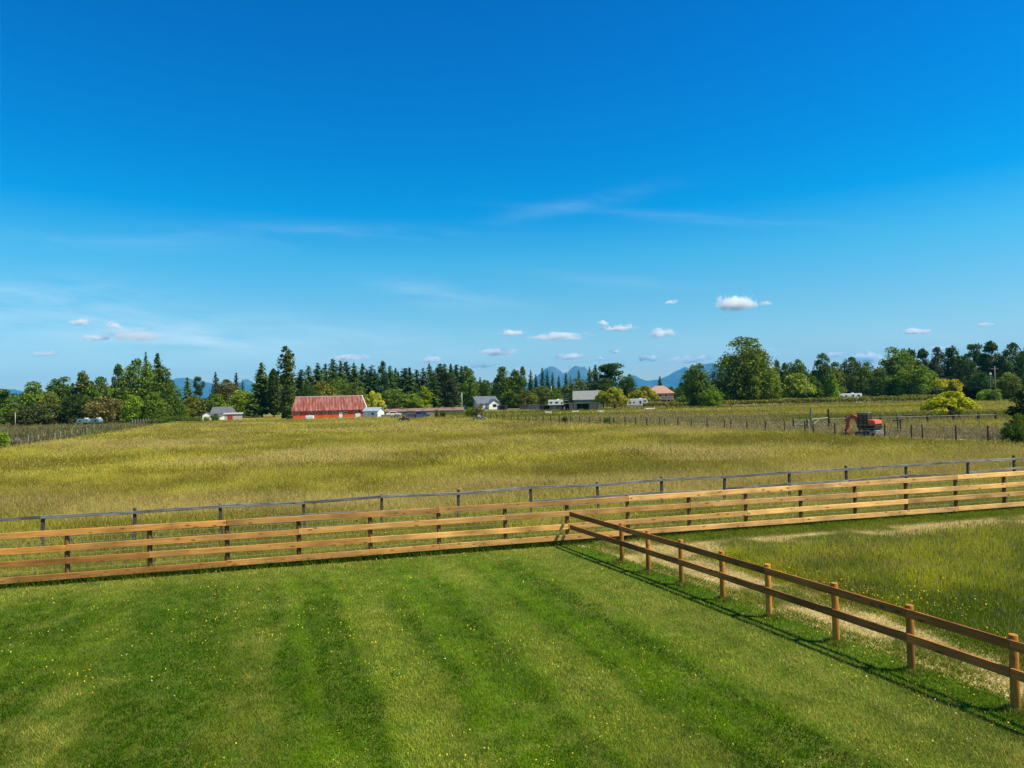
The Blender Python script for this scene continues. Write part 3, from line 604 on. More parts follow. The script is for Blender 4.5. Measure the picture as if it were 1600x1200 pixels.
for a in [('tall', 734, 576, 292, 27, MG, 'tall leafy tree left of the white house roof'), ('fir_thin', 750, 589, 330, 12, DG, 'small conifer spire above the white house'),
          ('broad', 758, 594, 325, 28, DG, 'rounded dark tree above the white house'), ('broad', 786, 573, 306, 38, DG, 'big dark leafy tree at the right end of the white house'),
          ('tall', 803, 577, 308, 28, MG, 'leafy tree with two tops right of the big dark one'), ('tall', 816, 573, 296, 18, DG, 'narrow leafy spire before the twin peaks'),
          ('fir', 829, 578, 330, 16, DK, 'slim fir left of the twin peaks'), ('fir', 837, 585, 335, 14, DK, 'short fir at the left foot of the twin peaks'),
          ('fir', 847, 574, 330, 18, DK, 'taller fir in front of the left twin peak'), ('fir_thin', 855, 579, 335, 13, DK, 'thin fir in the middle of the left twin peak'),
          ('fir_thin', 863, 581, 335, 13, DG, 'thin green fir right of the left peak'), ('fir', 873, 587, 330, 15, DK, 'low fir in the saddle of the twin peaks'),
          ('fir', 884, 582, 335, 15, DK, 'fir below the right twin peak beside the tall mast'), ('fir_thin', 891, 585, 340, 12, DG, 'little fir at the foot of the tall mast'),
          ('broad', 806, 603, 300, 46, MG, 'green bushy tree right of the white house'), ('broad', 822, 610, 270, 36, OL, 'olive tree above the tan board fence'),
          ('broad', 845, 603, 282, 36, OL, 'olive brown tree above the long dark shed'), ('broad', 868, 606, 285, 30, MG, 'green tree behind the pale utility pole'),
          ('tall', 884, 602, 300, 24, (.17, .23, .06), 'pale grey green tree left of the grey roofed barn'), ('broad', 900, 591, 300, 34, (.15, .21, .055), 'silvery green tree above the grey roofed barn')]:
    tree(*a, g)
g = 'trees around the pink roofed house'
for a in [('fir', 904, 577, 340, 14, DK, 'slim dark conifer right of the right twin peak'), ('fir', 921, 574, 320, 22, DG, 'conifer left of the spreading pine'), ('fir', 930, 570, 315, 24, DK, 'taller conifer touching the spreading pine'),
          ('pine', 949, 566, 300, 62, DK, 'spreading flat topped pine above the golden willows'), ('broad', 948, 592, 290, 56, DK, 'dark rounded tree under the spreading pine'),
          ('broad', 984, 585, 310, 24, DG, 'round headed tree between the golden willows'), ('fir', 973, 590, 315, 18, DG, 'small conifer left of the round headed tree'), ('fir_thin', 1031, 588, 330, 14, DK, 'lone small conifer above the pink roof'),
          ('willow', 942, 609, 236, 32, YG, 'golden willow left of the white travel trailer, smaller one'), ('willow', 960, 603, 232, 46, YG, 'large golden willow right behind the open shed'),
          ('willow', 1005, 601, 268, 50, (.34, .34, .03), 'golden willow between the travel trailer and the pink roofed house'),
          ('broad', 1080, 577, 262, 44, MG, 'green leafy tree right of the pink roofed house'), ('broad', 1093, 568, 236, 46, DG, 'feathery dark tree at the left of the low hedge field'), ('bush', 1112, 606, 228, 36, BG, 'bright green shrub at the foot of the feathery tree'),
          ('bush', 1064, 604, 304, 16, DG, 'dark low tree hugging the pink roofed house'), ('bush', 1068, 618, 250, 34, MG, 'green shrub beside the parked white truck')]:
    tree(*a, g)
g = 'trees of the right wood'
for a in [('big', 1159, 526, 262, 98, (.145, .185, .024), 'largest tree of all, a huge round cottonwood above the low hedges'), ('broad', 1190, 566, 254, 44, (.17, .22, .022), 'lighter green tree at the right foot of the huge cottonwood'),
          ('tall', 1213, 561, 330, 14, DG, 'narrow tree just right of the huge cottonwood'), ('tall', 1226, 567, 330, 20, DG, 'second narrow tree right of the huge cottonwood'),
          ('broad', 1247, 562, 310, 36, MG, 'green tree with ragged top behind the willow like one'), ('willow', 1243, 580, 272, 62, (.22, .28, .025), 'wide light green willow like tree left of the slim pole'),
          ('broad', 1286, 552, 300, 38, DG, 'tall grey green tree right of the slim pole'), ('broad', 1270, 588, 285, 34, DG, 'dark lower tree behind the slim pole'), ('broad', 1306, 566, 310, 36, OL, 'olive tree left of the white parked trailer'),
          ('broad', 1330, 558, 315, 40, DG, 'dark green tree above the white parked trailer'), ('tall', 1300, 584, 285, 26, BG, 'yellow green slender tree low in front of the olive tree'),
          ('broad', 1356, 566, 315, 34, MG, 'green rounded tree above the white parked car'), ('broad', 1394, 543, 318, 56, MG, 'broad tall tree left in the high right wood'), ('tall', 1420, 544, 325, 28, DG, 'dark upright tree beside the broad tall tree'),
          ('tall', 1441, 545, 335, 30, (.075, .10, .045), 'greyish upright tree in the middle of the high right wood'), ('tall', 1464, 542, 330, 34, (.07, .095, .04), 'pale trunked tree left of the see through one'),
          ('tall', 1489, 540, 330, 34, DG, 'tall dark tree above the yellow flowering tree'), ('pine', 1520, 537, 335, 34, DG, 'open see through tree in the high right wood'), ('tall', 1548, 533, 325, 40, DG, 'tallest tree of the high right wood behind the utility pole'),
          ('broad', 1582, 536, 320, 42, DG, 'round topped tree right of the utility pole'), ('tall', 1606, 540, 322, 36, DG, 'tree cut by the right edge of the view'), ('broad', 1508, 556, 318, 34, DK, 'dark filling tree behind the low black hedge'),
          ('broad', 1375, 575, 300, 44, DG, 'dark tree at the front of the right wood near the car'), ('broad', 1410, 578, 296, 48, MG, 'green tree at the front of the right wood'), ('broad', 1440, 570, 292, 40, BG, 'brighter pointed green tree left of the yellow flowering tree'),
          ('broad', 1345, 592, 324, 44, DG, 'dark low tree just behind the parked car'), ('bush', 1475, 592, 268, 46, (.46, .42, .012), 'yellow flowering tree in front of the right wood'), ('bush', 1466, 602, 262, 56, DG, 'dark green shrub below the yellow flowering tree'),
          ('broad', 1530, 582, 300, 50, DK, 'dark bank of tree above the black hedge'), ('broad', 1575, 582, 225, 44, (.18, .23, .04), 'pale green scrubby tree right of the utility pole'), ('bush', 1545, 608, 215, 30, BG, 'small green shrub at the foot of the street lamp')]:
    tree(*a, g)
tree('willow', 1483, 609, 108, 78, (.46, .47, .02), 'bright yellow green weeping bush in the right pasture', None)
tree('bush', 1487, 597, 112, 26, (.09, .12, .05), 'grey green shrub poking out above the yellow green weeping bush', None)
tree('pine', 1599, 603, 62, 46, (.07, .095, .03), 'dark conifer leaning in at the right edge of the view', None)
tree('bush', 1594, 646, 59, 24, MG, 'green bush under the dark conifer at the right edge', None)
tree('bush', 1584, 662, 57, 34, DK, 'black green thorny bush by the grey post at the right edge', None)
tree('bush', 0, 676, 86, 26, BG, 'bright green round bush cut by the left edge', None)
for a in [(735, 636, 175, 20, BG, 'green shrub in front of the white house, left one'), (748, 633, 172, 20, BR, 'reddish shrub in front of the white house, right one'), (692, 641, 172, 10, DG, 'small dark shrub by the low long shed'), (683, 640, 174, 8, BR, 'small brown shrub by the low long shed'),
          (882, 650, 122, 10, DK, 'dark sapling in the wire fence, left one'), (948, 652, 115, 9, DG, 'dark sapling in the wire fence, right one'), (1283, 640, 170, 12, BG, 'little green bush between the tall gate posts'), (270, 650, 190, 40, DG, 'low dark hedge bush at the corner of the left wood'),
          (242, 655, 186, 34, MG, 'low green hedge bush at the yellow patch'), (300, 652, 190, 30, DG, 'low dark bush before the grey roofed house'), (336, 648, 200, 16, DG, 'round bush against the grey roofed house'), (322, 651, 198, 10, BG, 'small green bush at the house corner'),
          (25, 684, 92, 16, (.3, .3, .22), 'white flowering shrub by the left post fence')]:
    tree('bush', a[0], a[1], a[2], a[3], a[4], a[5], None)
# the far wood behind everything: one mass
C_, N2, S_, VV = [], [], [], []
for i in range(420):
    px = -120+1840*RNG.random(); Y = 400+90*RNG.random(); p = AT(px, 600, Y); hi = 18 if px < 255 else 9 if px < 335 else 13 if px < 376 else 9 if px < 402 else 24 if px < 735 else 15 if px < 815 else 9 if px < 925 else 13 if px < 975 else 8 if px < 1115 else 17
    top = hi*(.72+.33*RNG.random())
    wdt = 7+5*RNG.random(); n = 330; t = RNG.random(n); a = RNG.random(n)*2*np.pi; con = RNG.random() < (.8 if 455 < px < 735 else .4)
    r = wdt/2*((1-t)**.8 if con else np.sqrt(np.clip(1-(2*t-.9)**2, .05, 1)))*(.6+.45*RNG.random(n))
    C_.append(np.c_[p.x+np.cos(a)*r, Y+np.sin(a)*r, t*top+.2]); N2.append(unit(np.c_[np.cos(a), np.sin(a), .5+0*a]+.6*RNG.standard_normal((n, 3))))
    S_.append((.9+.7*RNG.random(n))); b_ = DK if con else (DG, MG, OL)[i % 3]; VV.append(leaf_val(n, np.full(n, 1.0))*np.array(b_))
V = leaf_quads(np.concatenate(C_), np.concatenate(N2), np.concatenate(S_)); n = len(V)//4
stuff('far_wood', big_mesh('far_wood', V, np.arange(4*n).reshape(n, 4), 4, M_GRASS, np.repeat(np.concatenate(VV), 4, 0)), 'far belt of mixed woodland closing the view behind the farms', 'woodland')
# low hedge rows of the right hand berry field
def hedge(name, p0, p1, h, wd, col, label, cat='hedge', n=5200, leaf=.5, group=None):
    p0, p1 = Vector(p0), Vector(p1); L_ = (p1-p0).length; d = (p1-p0).normalized(); t = RNG.random(n)*L_
    a = (RNG.random(n)-.5)*wd; z = h*(RNG.random(n)**.7)*(.8+.35*fbm(t*.25, t*0, 3, 401)); nn = unit(RNG.standard_normal((n, 3))+np.array((0, -.4, .6)))
    C = np.c_[t, a, z]; val = leaf_val(n, .8+.5*fbm(t*.12, z*.3, 3, 402))
    V = leaf_quads(C, nn, leaf*(.6+.8*RNG.random(n))); me = big_mesh(name, V, np.arange(4*n).reshape(n, 4), 4, M_LEAF, np.repeat(val, 4, 0))
    o = tag(link(name, me, None, p0, math.atan2(d.y, d.x)), label, cat, group); o.color = (*col, 1); return o
hedge('berry_hedge', (38, 246, 0), (212, 236, 0), 1.85, 1.6, (.20, .20, .03), 'long low olive hedge row along the foot of the right wood, front row', n=9000, group='low hedge rows')
hedge('berry_hedge', (34, 258, 0), (212, 248, 0), 2.1, 1.6, (.23, .24, .03), 'long low olive hedge row behind the front one', n=8000, group='low hedge rows')
p = AT(1505, 615, 232); q = AT(1556, 615, 228)
hedge('clipped_hedge', (p.x, p.y, 0), (q.x, q.y, 0), 4.6, 3.0, (.016, .03, .014), 'near black clipped hedge left of the utility pole', n=3500, leaf=.45)

# ------------------------------------------------------------------ fences near the house
def board(parent, name, p, q, hgt, th, mat, z):
    """board from p to q (xy), centre height z, its own local x along the grain"""
    p, q = Vector((p[0], p[1], z)), Vector((q[0], q[1], z)) if len(q) == 2 else Vector(q)
    d = q-p; L_ = d.length; m = MB(); m.box(0, L_, -th/2, th/2, -hgt/2, hgt/2)
    o = link(name, m.mesh(name, mat), parent, p); o.rotation_euler = d.to_track_quat('X', 'Z').to_euler(); return bevel(o, .006)
def round_post(parent, x, y, h, r, mat, n=14, lean=(0, 0)):
    m = MB(); m.tube((0, 0, -.15), (lean[0], lean[1], h), r, r*.97, n); me = m.mesh('post', mat)
    for pl in me.polygons: pl.use_smooth = len(pl.vertices) == 4
    o = link('post', me, parent, (x, y, 0)); return bevel(o, .008)
def on_line4(px, py=850):
    d = ray(px, py); k = (FB[1]-FA[1])/(FB[0]-FA[0]); s = (FA[1]-k*FA[0])/(d.y-k*d.x); return d.x*s, d.y*s
fd = Vector((FB[0]-FA[0], FB[1]-FA[1], 0)).normalized(); fn = Vector((fd.y, -fd.x, 0))       # fn points to the house
fence = thing('paddock_fence', 'new four board wooden fence with wire mesh running across the whole view', 'fence', (FA[0], FA[1], 0))
fl = Vector((FA[0], FA[1], 0))
POSTS4 = [-160, -22, 105, 234, 355, 467, 579, 686, 790, 887, 982, 1078, 1167, 1253, 1338, 1418, 1496, 1572, 1646, 1715]
pp = [on_line4(x_) for x_ in POSTS4]
for i, (x_, y_) in enumerate(pp):
    round_post(fence, x_-fl.x, y_-fl.y, 1.50+.03*math.sin(i*2.1), .068, M_POST)
ZR = (1.43, 1.03, .635, .235)
for r_, z_ in enumerate(ZR):
    i = r_ % 3-2
    while i < len(pp)-1:
        a, b = max(i, 0), min(i+3, len(pp)-1)
        if b > a:
            P0 = Vector((*pp[a], 0))+fn*.092-fl; P1 = Vector((*pp[b], 0))+fn*.092-fl
            P0 += fd*.004; P1 -= fd*.004
            z0 = z_+.020*math.sin(a*1.7+r_)+.008*random.random(); z1 = z_+.020*math.sin(b*1.7+r_)-.008*random.random()
            o_ = board(fence, 'rail', (P0.x, P0.y), (P1.x, P1.y, z1), .172, .042, M_CEDAR, z0); q_ = max(0, min(1, (a+b)/2/13)); o_.color = (.76+.36*q_, .58+.60*q_, .40+.90*q_, 1)   # grazing light put into the tint: orange at left, paler to the right
        i += 3
m = MB(); P0 = Vector((*pp[0], 0))-fn*.075-fl; P1 = Vector((*pp[-1], 0))-fn*.075-fl
for z_ in (.06, .16, .27, .39, .52, .66, .81, .97, 1.13, 1.28): m.tube(P0+Vector((0, 0, z_)), P1+Vector((0, 0, z_)), .0045, n=4, caps=False)
L_ = (P1-P0).length
for k in range(int(L_/.2)):
    q = P0+fd*(.2*k); m.tube(q+Vector((0, 0, .06)), q+Vector((0, 0, 1.28)), .0028, n=3, caps=False)
link('wire_mesh', m.mesh('wire_mesh', M_WIRE), fence)

f2 = thing('lawn_rail_fence', 'brown two rail fence with round amber posts along the right edge of the lawn', 'fence', (CORNER[0], CORNER[1], 0))
o2 = Vector((CORNER[0], CORNER[1], 0)); yy2 = [p.y for p in P2]+[9.05, 7.6, 6.2]
pts2 = [Vector((float(x2(y_)), y_, 0)) for y_ in yy2]
for i, p in enumerate(pts2): round_post(f2, p.x-o2.x, p.y-o2.y, 1.18+.015*math.sin(3.1*i), .066, M_RPOST, 16)
chain = [Vector((CORNER[0]+.10, CORNER[1]-.18, 0))]+pts2
for z_ in (1.045, .615):
    for i in range(len(chain)-1):
        d = (chain[i+1]-chain[i]).normalized(); nn = Vector((d.y, -d.x, 0)); nn = nn if nn.x < 0 else -nn        # lawn side
        a = chain[i]+nn*(.088 if i else .03)+d*.003; b = chain[i+1]+nn*.088-d*.003
        board(f2, 'rail', (a.x-o2.x, a.y-o2.y), (b.x-o2.x, b.y-o2.y, z_), .152, .04, M_RAIL, z_)

# old weathered fence out in the meadow
f3 = thing('weathered_fence', 'old weathered grey two rail fence leaning in the meadow behind the new one', 'fence', (-16, 23.8, 0))
o3 = Vector((-16, 23.8, 0)); OP = [(-70, 815), (72, 804), (211, 797), (347, 789), (477, 781), (596, 774), (714, 769), (830, 762), (934, 754), (1034, 749), (1134, 744), (1231, 736), (1323, 731), (1414, 725), (1501, 718), (1584, 715), (1665, 710), (1740, 706)]
op = [G(a, b, 1.28) for a, b in OP]; cx = np.polyfit([p.x for p in op], [p.y for p in op], 2); op = [Vector((p.x, float(np.polyval(cx, p.x)), 0)) for p in op]
for i, p in enumerate(op):
    m = MB(); h = 1.29+.08*math.sin(i*4.3); lx, ly = .05*math.sin(i*7.7), .05*math.cos(i*5.1); m.prism([(-.055, -.1), (.055, -.1), (.05+lx, h), (-.05+lx, h+.03)], -.05+ly*0, .05)
    bevel(link('post', m.mesh('post', M_OLDPOST), f3, p-o3, .25), .01)
for r_, z_ in enumerate((1.23, .70)):
    for i in range(len(op)-1):
        if r_ == 1 and i in (1, 6): continue
        d = (op[i+1]-op[i]).normalized(); nn = Vector((d.y, -d.x, 0)); a = op[i]+nn*.075-o3; b = op[i+1]+nn*.075-o3
        s1 = z_+.035*math.sin(i*2.9+r_*2); s2 = z_+.035*math.sin((i+1)*2.9+r_*2)+(-.10 if (r_ == 1 and i % 4 == 1) else 0)
        board(f3, 'rail', (a.x, a.y), (b.x, b.y, s2), .110, .04, M_OLD, s1)

# dark wire fence that bounds the meadow on the right
M_DPOST = P('dark fence posts', (.045, .035, .028), var=.5)
f4 = thing('wire_fence', 'long wire fence with dark wooden posts along the right boundary of the big meadow', 'fence', (RB_A[0], RB_A[1], 0))
dirb = Vector((RB_B[0]-RB_A[0], RB_B[1]-RB_A[1], 0)); Lb = dirb.length; dirb.normalize(); s_ = -8.0; k = 0; tops = []
while s_ < Lb:
    m = MB(); h = 1.32+.18*random.random(); lx = .07*(random.random()-.5); r = .062+.03*random.random(); m.tube((0, 0, -.1), (lx, 0, h), r, r*.9, 7)
    q = dirb*s_; link('post', m.mesh('post', M_DPOST), f4, q); s_ += (2.6+.5*random.random()) if k % 5 else 1.1; k += 1
m = MB()
for z_ in (.5, .85, 1.2): m.tube(dirb*-8+Vector((0, 0, z_)), dirb*Lb+Vector((0, 0, z_)), .007, n=3, caps=False)
link('wire', m.mesh('wire', M_WIRE), f4)
# far left post fence, picket remnant
f5p = [(22, 699), (44, 694), (60, 692), (76, 690), (86, 688), (95, 687), (104, 685), (112, 683), (121, 681), (129, 679), (136, 677), (147, 674), (158, 671)]
b0 = G(*f5p[0]); f5 = thing('post_fence', 'low fence of pale thin posts beside the sandy strip at the far left', 'fence', b0); M_PALE = P('pale posts', (.30, .28, .24), var=.4)
for i, (a, b) in enumerate(f5p):
    m = MB(); m.tube((0, 0, -.1), (.03*math.sin(i), 0, 1.25+.2*math.sin(i*3)), .06, .055, 7); link('post', m.mesh('post', M_PALE if i % 3 else M_DPOST), f5, G(a, b)-b0)
m = MB()
for i in range(len(f5p)-1):
    for z_ in (.5, 1.0): m.tube(G(*f5p[i])-b0+Vector((0, 0, z_)), G(*f5p[i+1])-b0+Vector((0, 0, z_)), .012, n=3, caps=False)
link('wire', m.mesh('wire', M_WIRE), f5)
M_SAND = mat_ground('sandy track', [(.30, .26, .18), (.44, .40, .31), (.55, .50, .40)], (.3, 2, 8))
def strip(name, line, wd, z, mat):
    m = MB(); L1 = [p+Vector((0, wd/2, 0)) for p in line]; L0 = [p-Vector((0, wd/2, 0)) for p in line]
    for i in range(len(line)-1): m.add([(*L0[i].xy, z), (*L0[i+1].xy, z), (*L1[i+1].xy, z), (*L1[i].xy, z)], [(0, 1, 2, 3)])
    return struct(name, m.mesh(name, mat))
strip('path', [G(26, 701), G(60, 695), G(95, 689), G(125, 682)], 2.4, .02, M_SAND)
strip('dirt_track', [G(1372, 682), G(1440, 685), G(1520, 688), G(1610, 692), G(1700, 696)], 1.3, .02, M_SAND)
strip('path', [AT(1128, 634, 243), AT(1180, 634, 241), AT(1236, 634, 239.5)], 5.5, .01, M_SAND)
strip('path', [AT(1330, 634, 238.5), AT(1390, 634, 237), AT(1450, 634, 236)], 4.0, .01, M_SAND)
a = G(205, 664); f6 = thing('picket_fence', 'short run of grey pickets at the corner of the left wood', 'fence', a)
for i in range(15):
    q = G(205+2.1*i, 664-.22*i)-a; m = MB(); m.box(-.10, .10, -.03, .03, -.1, 1.15+.3*random.random()); link('picket', m.mesh('picket', M_PALE if i % 2 else M_OLDPOST), f6, q)
m = MB(); q = G(205+29, 661)-a; m.tube((0, 0, .5), (q.x, q.y, .5), .05, n=5); link('rail', m.mesh('rail', M_OLDPOST), f6)
# pale rail fence and gate on the right
M_PRAIL = P('pale rails', (.36, .33, .25), var=.4)
a = G(1302, 664); f7 = thing('rail_fence', 'pale single rail fence with stubby dark posts behind the orange excavator', 'fence', a)
rp = [(1296, 665), (1322, 664), (1376, 662.5), (1402, 662), (1449, 661), (1490, 660), (1529, 659), (1556, 658.5)]
for x_, y_ in rp:
    m = MB(); m.box(-.11, .11, -.11, .11, -.1, 1.25); link('post', m.mesh('post', M_DPOST), f7, G(x_, y_)-a)
for i in range(len(rp)-1):
    q, r = G(*rp[i])-a, G(*rp[i+1])-a; m = MB(); m.tube((q.x, q.y-.14, .95), (r.x, r.y-.14, .95), .032, n=6); link('rail', m.mesh('rail', M_PRAIL), f7)
a = G(1264, 671); f8 = thing('field_gate', 'pale wooden field gate with crossed braces between two tall posts', 'gate', a)
for i, (x_, y_, t_) in enumerate([(1268, 671, 637), (1295, 670, 639)]):
    q = G(x_, y_); h = AT(x_, t_, q.y).z; m = MB(); m.tube((0, 0, -.1), (0, 0, h), .13, .11, 8); link('post', m.mesh('post', P('gate post', (.22, .20, .17)) if i == 0 else M_DPOST), f8, q-a)
def bar(parent, name, p, q, r, mat):
    m = MB(); m.tube(p, q, r, n=6); return link(name, m.mesh(name, mat), parent)
g0, g1 = G(1268, 671)-a, G(1295, 670)-a; gz = Vector((0, 0, 1))
bar(f8, 'rail', g0+gz*1.25, g1+gz*1.4, .08, M_PRAIL); bar(f8, 'brace', g0+gz*.45, (g0+g1)/2+gz*1.3, .07, M_PRAIL); bar(f8, 'brace', (g0+g1)/2+gz*1.3, g1+gz*.55, .07, M_OLD)
bar(f8, 'rail', g0+gz*.4, g1+gz*.5, .06, M_OLD)
a = G(1240, 671); f9 = thing('fence_panel', 'pale two rail fence panel left of the tall gate posts', 'fence', a); e = G(1264, 671.5)-a
for q in (Vector((0, 0, 0)), e*.9): bar(f9, 'post', q, q+gz*1.3, .1, M_DPOST)
bar(f9, 'rail', gz*1.15, e+gz*1.18, .08, M_PRAIL); bar(f9, 'rail', gz*.55, e+gz*.58, .08, M_PRAIL)
# old timber frames in the pasture
a = G(1405, 677); fr = thing('timber_rack', 'dark wooden rack with a short top beam on two legs by the wire fence', 'rack', a)
bar(fr, 'leg', (-.15, 0, 0), (-.1, 0, 1.45), .07, M_OLDPOST); bar(fr, 'leg', (.25, .1, 0), (.2, .1, 1.45), .08, M_OLDPOST); bar(fr, 'beam', (-.65, 0, 1.42), (.45, .1, 1.50), .09, M_OLDPOST); bar(fr, 'brace', (-.4, .1, 1.5), (.1, .1, 2.1), .05, M_OLD)
a = G(1420, 661); fr = thing('timber_rack', 'dark beam on a V of poles left of the yellow green weeping bush', 'rack', a)
bar(fr, 'beam', (-.8, 0, 1.15), (1.0, .1, 1.05), .09, M_OLDPOST); bar(fr, 'leg', (-.5, 0, 1.1), (.35, .1, 0), .06, M_OLDPOST); bar(fr, 'leg', (.85, 0, 1.05), (.2, .2, 0), .06, M_OLD)
a = G(1570, 687); bar(thing('grey_post', 'pale grey wooden post in front of the thorny bush at the right edge', 'post', a), 'shaft', (0, 0, -.1), (.03, 0, 1.55), .065, M_PALE)

# ------------------------------------------------------------------ poles
M_POLE = P('pole wood', (.20, .17, .14), var=.3); M_PALEPOLE = P('pale pole', (.50, .47, .42), var=.15)
def pole(x_, ybase, ytop, Y, r, mat, label, cross=False, name='utility_pole', cat='pole'):
    b = AT(x_, ybase, Y); h = AT(x_, ytop, Y).z; t = thing(name, label, cat, (b.x, Y, 0)); m = MB(); m.tube((0, 0, -.2), (0, 0, h), r, r*.7, 9); link('shaft', m.mesh('shaft', mat, True), t)
    if cross:
        m = MB(); m.box(-1.1, 1.1, -.06, .06, h-.9, h-.74); link('crossarm', m.mesh('crossarm', mat), t)
        for s in (-.95, -.5, .5, .95): bar(t, 'insulator', (s, 0, h-.74), (s, 0, h-.55), .05, M_PALEPOLE)
    return t
pole(722, 637, 613, 285, .20, M_PALEPOLE, 'pale utility pole at the left of the white house')
pole(862, 630, 603, 290, .18, M_PALEPOLE, 'pale utility pole above the long dark shed')
pole(851, 630, 619, 292, .13, M_PALEPOLE, 'short pale pole left of the one above the long dark shed')
pole(891, 625, 569, 330, .16, M_POLE, 'very tall thin mast in front of the right twin peak', name='radio_mast', cat='mast')
pole(1261, 632, 589, 244, .16, M_POLE, 'slim wooden pole standing before the hedge rows')
pole(1556, 628, 572, 205, .16, M_POLE, 'tall wooden utility pole with a crossarm at the right', True)
pole(24, 665, 645, 190, .09, M_PALEPOLE, 'thin pale pole at the edge of the left wood', name='marker_pole')
p = AT(1549, 628, 226); h = AT(1549, 586, 226).z; t = thing('street_lamp', 'grey street lamp with a small head, left of the tall utility pole', 'street lamp', (p.x, 226, 0))
bar(t, 'shaft', (0, 0, 0), (0, 0, h), .10, P('lamp grey', (.35, .36, .36))); m = MB(); m.box(-.35, .35, -.18, .18, h-.0, h+.75); bevel(link('lamp_head', m.mesh('lamp_head', P('lamp head', (.55, .56, .55))), t), .1)

# ------------------------------------------------------------------ buildings
M_GLASS = mat_plain('window glass', (.02, .035, .04), .12, .1, 1, 0, .6)
M_WHITE = P('white paint', (.78, .77, .74), var=.06, rough=.5); M_SLATE = P('grey shingles', (.17, .175, .19), var=.3, scale=1.5)
def metal_roof(name, c0, c1, c2, period=.9):
    m, n, l, p = new_mat(name); t = n.new('ShaderNodeTexCoord'); s = n.new('ShaderNodeSeparateXYZ'); l.new(t.outputs['Object'], s.inputs[0])
    mp = n.new('ShaderNodeMapping'); mp.inputs['Scale'].default_value = (1.1/period, .22, .3); l.new(t.outputs['Object'], mp.inputs['Vector'])
    z = n.new('ShaderNodeTexNoise'); z.inputs['Scale'].default_value = 1.2; z.inputs['Detail'].default_value = 5; l.new(mp.outputs[0], z.inputs['Vector'])
    wv = n.new('ShaderNodeTexWave'); wv.inputs['Scale'].default_value = .30/period; wv.inputs['Distortion'].default_value = .6; l.new(t.outputs['Object'], wv.inputs['Vector'])
    a = n.new('ShaderNodeMath'); a.operation = 'MULTIPLY_ADD'; l.new(wv.outputs['Fac'], a.inputs[0]); a.inputs[1].default_value = .13; l.new(z.outputs[0], a.inputs[2])
    r = n.new('ShaderNodeValToRGB'); e = r.color_ramp.elements; e[0].position = .38; e[0].color = (*c0, 1); e[1].position = .78; e[1].color = (*c2, 1); k = e.new(.55); k.color = (*c1, 1)
    l.new(a.outputs[0], r.inputs[0]); l.new(r.outputs[0], p.inputs['Base Color']); p.inputs['Roughness'].default_value = .55; return m
def siding(name, c, gap=1.0):
    m, n, l, p = new_mat(name); t = n.new('ShaderNodeTexCoord'); mp = n.new('ShaderNodeMapping'); mp.inputs['Scale'].default_value = (4*gap, 4*gap, .4); l.new(t.outputs['Object'], mp.inputs['Vector'])
    z = n.new('ShaderNodeTexNoise'); z.inputs['Detail'].default_value = 5; z.inputs['Scale'].default_value = 1; l.new(mp.outputs[0], z.inputs['Vector'])
    r = n.new('ShaderNodeMapRange'); r.inputs[1].default_value = .25; r.inputs[2].default_value = .75; r.inputs[3].default_value = .65; r.inputs[4].default_value = 1.3; l.new(z.outputs[0], r.inputs[0])
    mx = n.new('ShaderNodeMix'); mx.data_type = 'RGBA'; mx.blend_type = 'MULTIPLY'; mx.inputs['Factor'].default_value = 1; mx.inputs['A'].default_value = (*c, 1); l.new(r.outputs[0], mx.inputs['B'])
    l.new(mx.outputs['Result'], p.inputs['Base Color']); p.inputs['Roughness'].default_value = .8; return m
def gable_house(name, label, cat, loc, yaw, L_, W_, wh, rh, wall, roof, ov=.5, clip=0.0, wins=(), doors=(), frame=True, door_mat=None):
    """ridge along local x, front wall at local -y; wins/doors = (x, z, w, h)"""
    t = thing(name, label, cat, loc, yaw)
    m = MB(); m.box(-L_/2, L_/2, -W_/2, W_/2, -.1, wh)
    if clip < .3:
        m.prism([(-W_/2, wh), (W_/2, wh), (0, wh+rh*(1-.0))], -L_/2, L_/2, Matrix(((0, 1, 0), (1, 0, 0), (0, 0, 1))).to_4x4())
    link('wall', m.mesh('wall', wall), t)
    m = MB(); th = .14; s = rh/(W_/2); x0, x1, xr = -L_/2-ov, L_/2+ov, L_/2+ov-clip; ye = W_/2+ov; ze = wh-s*ov+.05; zr = wh+rh+.05
    for sg in (-1, 1):
        m.add([(x0, sg*ye, ze), (x1, sg*ye, ze), (xr, 0, zr), (-xr, 0, zr), (x0, sg*ye, ze+th), (x1, sg*ye, ze+th), (xr, 0, zr+th), (-xr, 0, zr+th)],
              [(0, 1, 2, 3), (7, 6, 5, 4), (0, 4, 5, 1), (1, 5, 6, 2), (3, 7, 4, 0), (2, 6, 7, 3)])
    if clip >= .3:
        for sg in (-1, 1): m.add([(sg*x1, -ye, ze+th*.4), (sg*x1, ye, ze+th*.4), (sg*xr, 0, zr+th*.4)], [(0, 1, 2)])
    link('roof', m.mesh('roof', roof), t)
    for (x_, z_, w_, h_) in wins:
        if frame:
            m = MB(); m.box(x_-w_/2-.1, x_+w_/2+.1, -W_/2-.05, -W_/2+.02, z_-.1, z_+h_+.1); f = link('window', m.mesh('window', M_WHITE), t)
        else: f = t
        m = MB(); m.box(x_-w_/2, x_+w_/2, -W_/2-.075, -W_/2, z_, z_+h_); link('pane', m.mesh('pane', M_GLASS), f)
    for (x_, z_, w_, h_) in doors:
        m = MB(); m.box(x_-w_/2, x_+w_/2, -W_/2-.06, -W_/2+.02, z_, z_+h_); link('door', m.mesh('door', door_mat or M_WHITE), t)
    return t
def face(p):  # yaw so that the front wall looks at the house
    return math.atan2(p.y, p.x)-math.pi/2
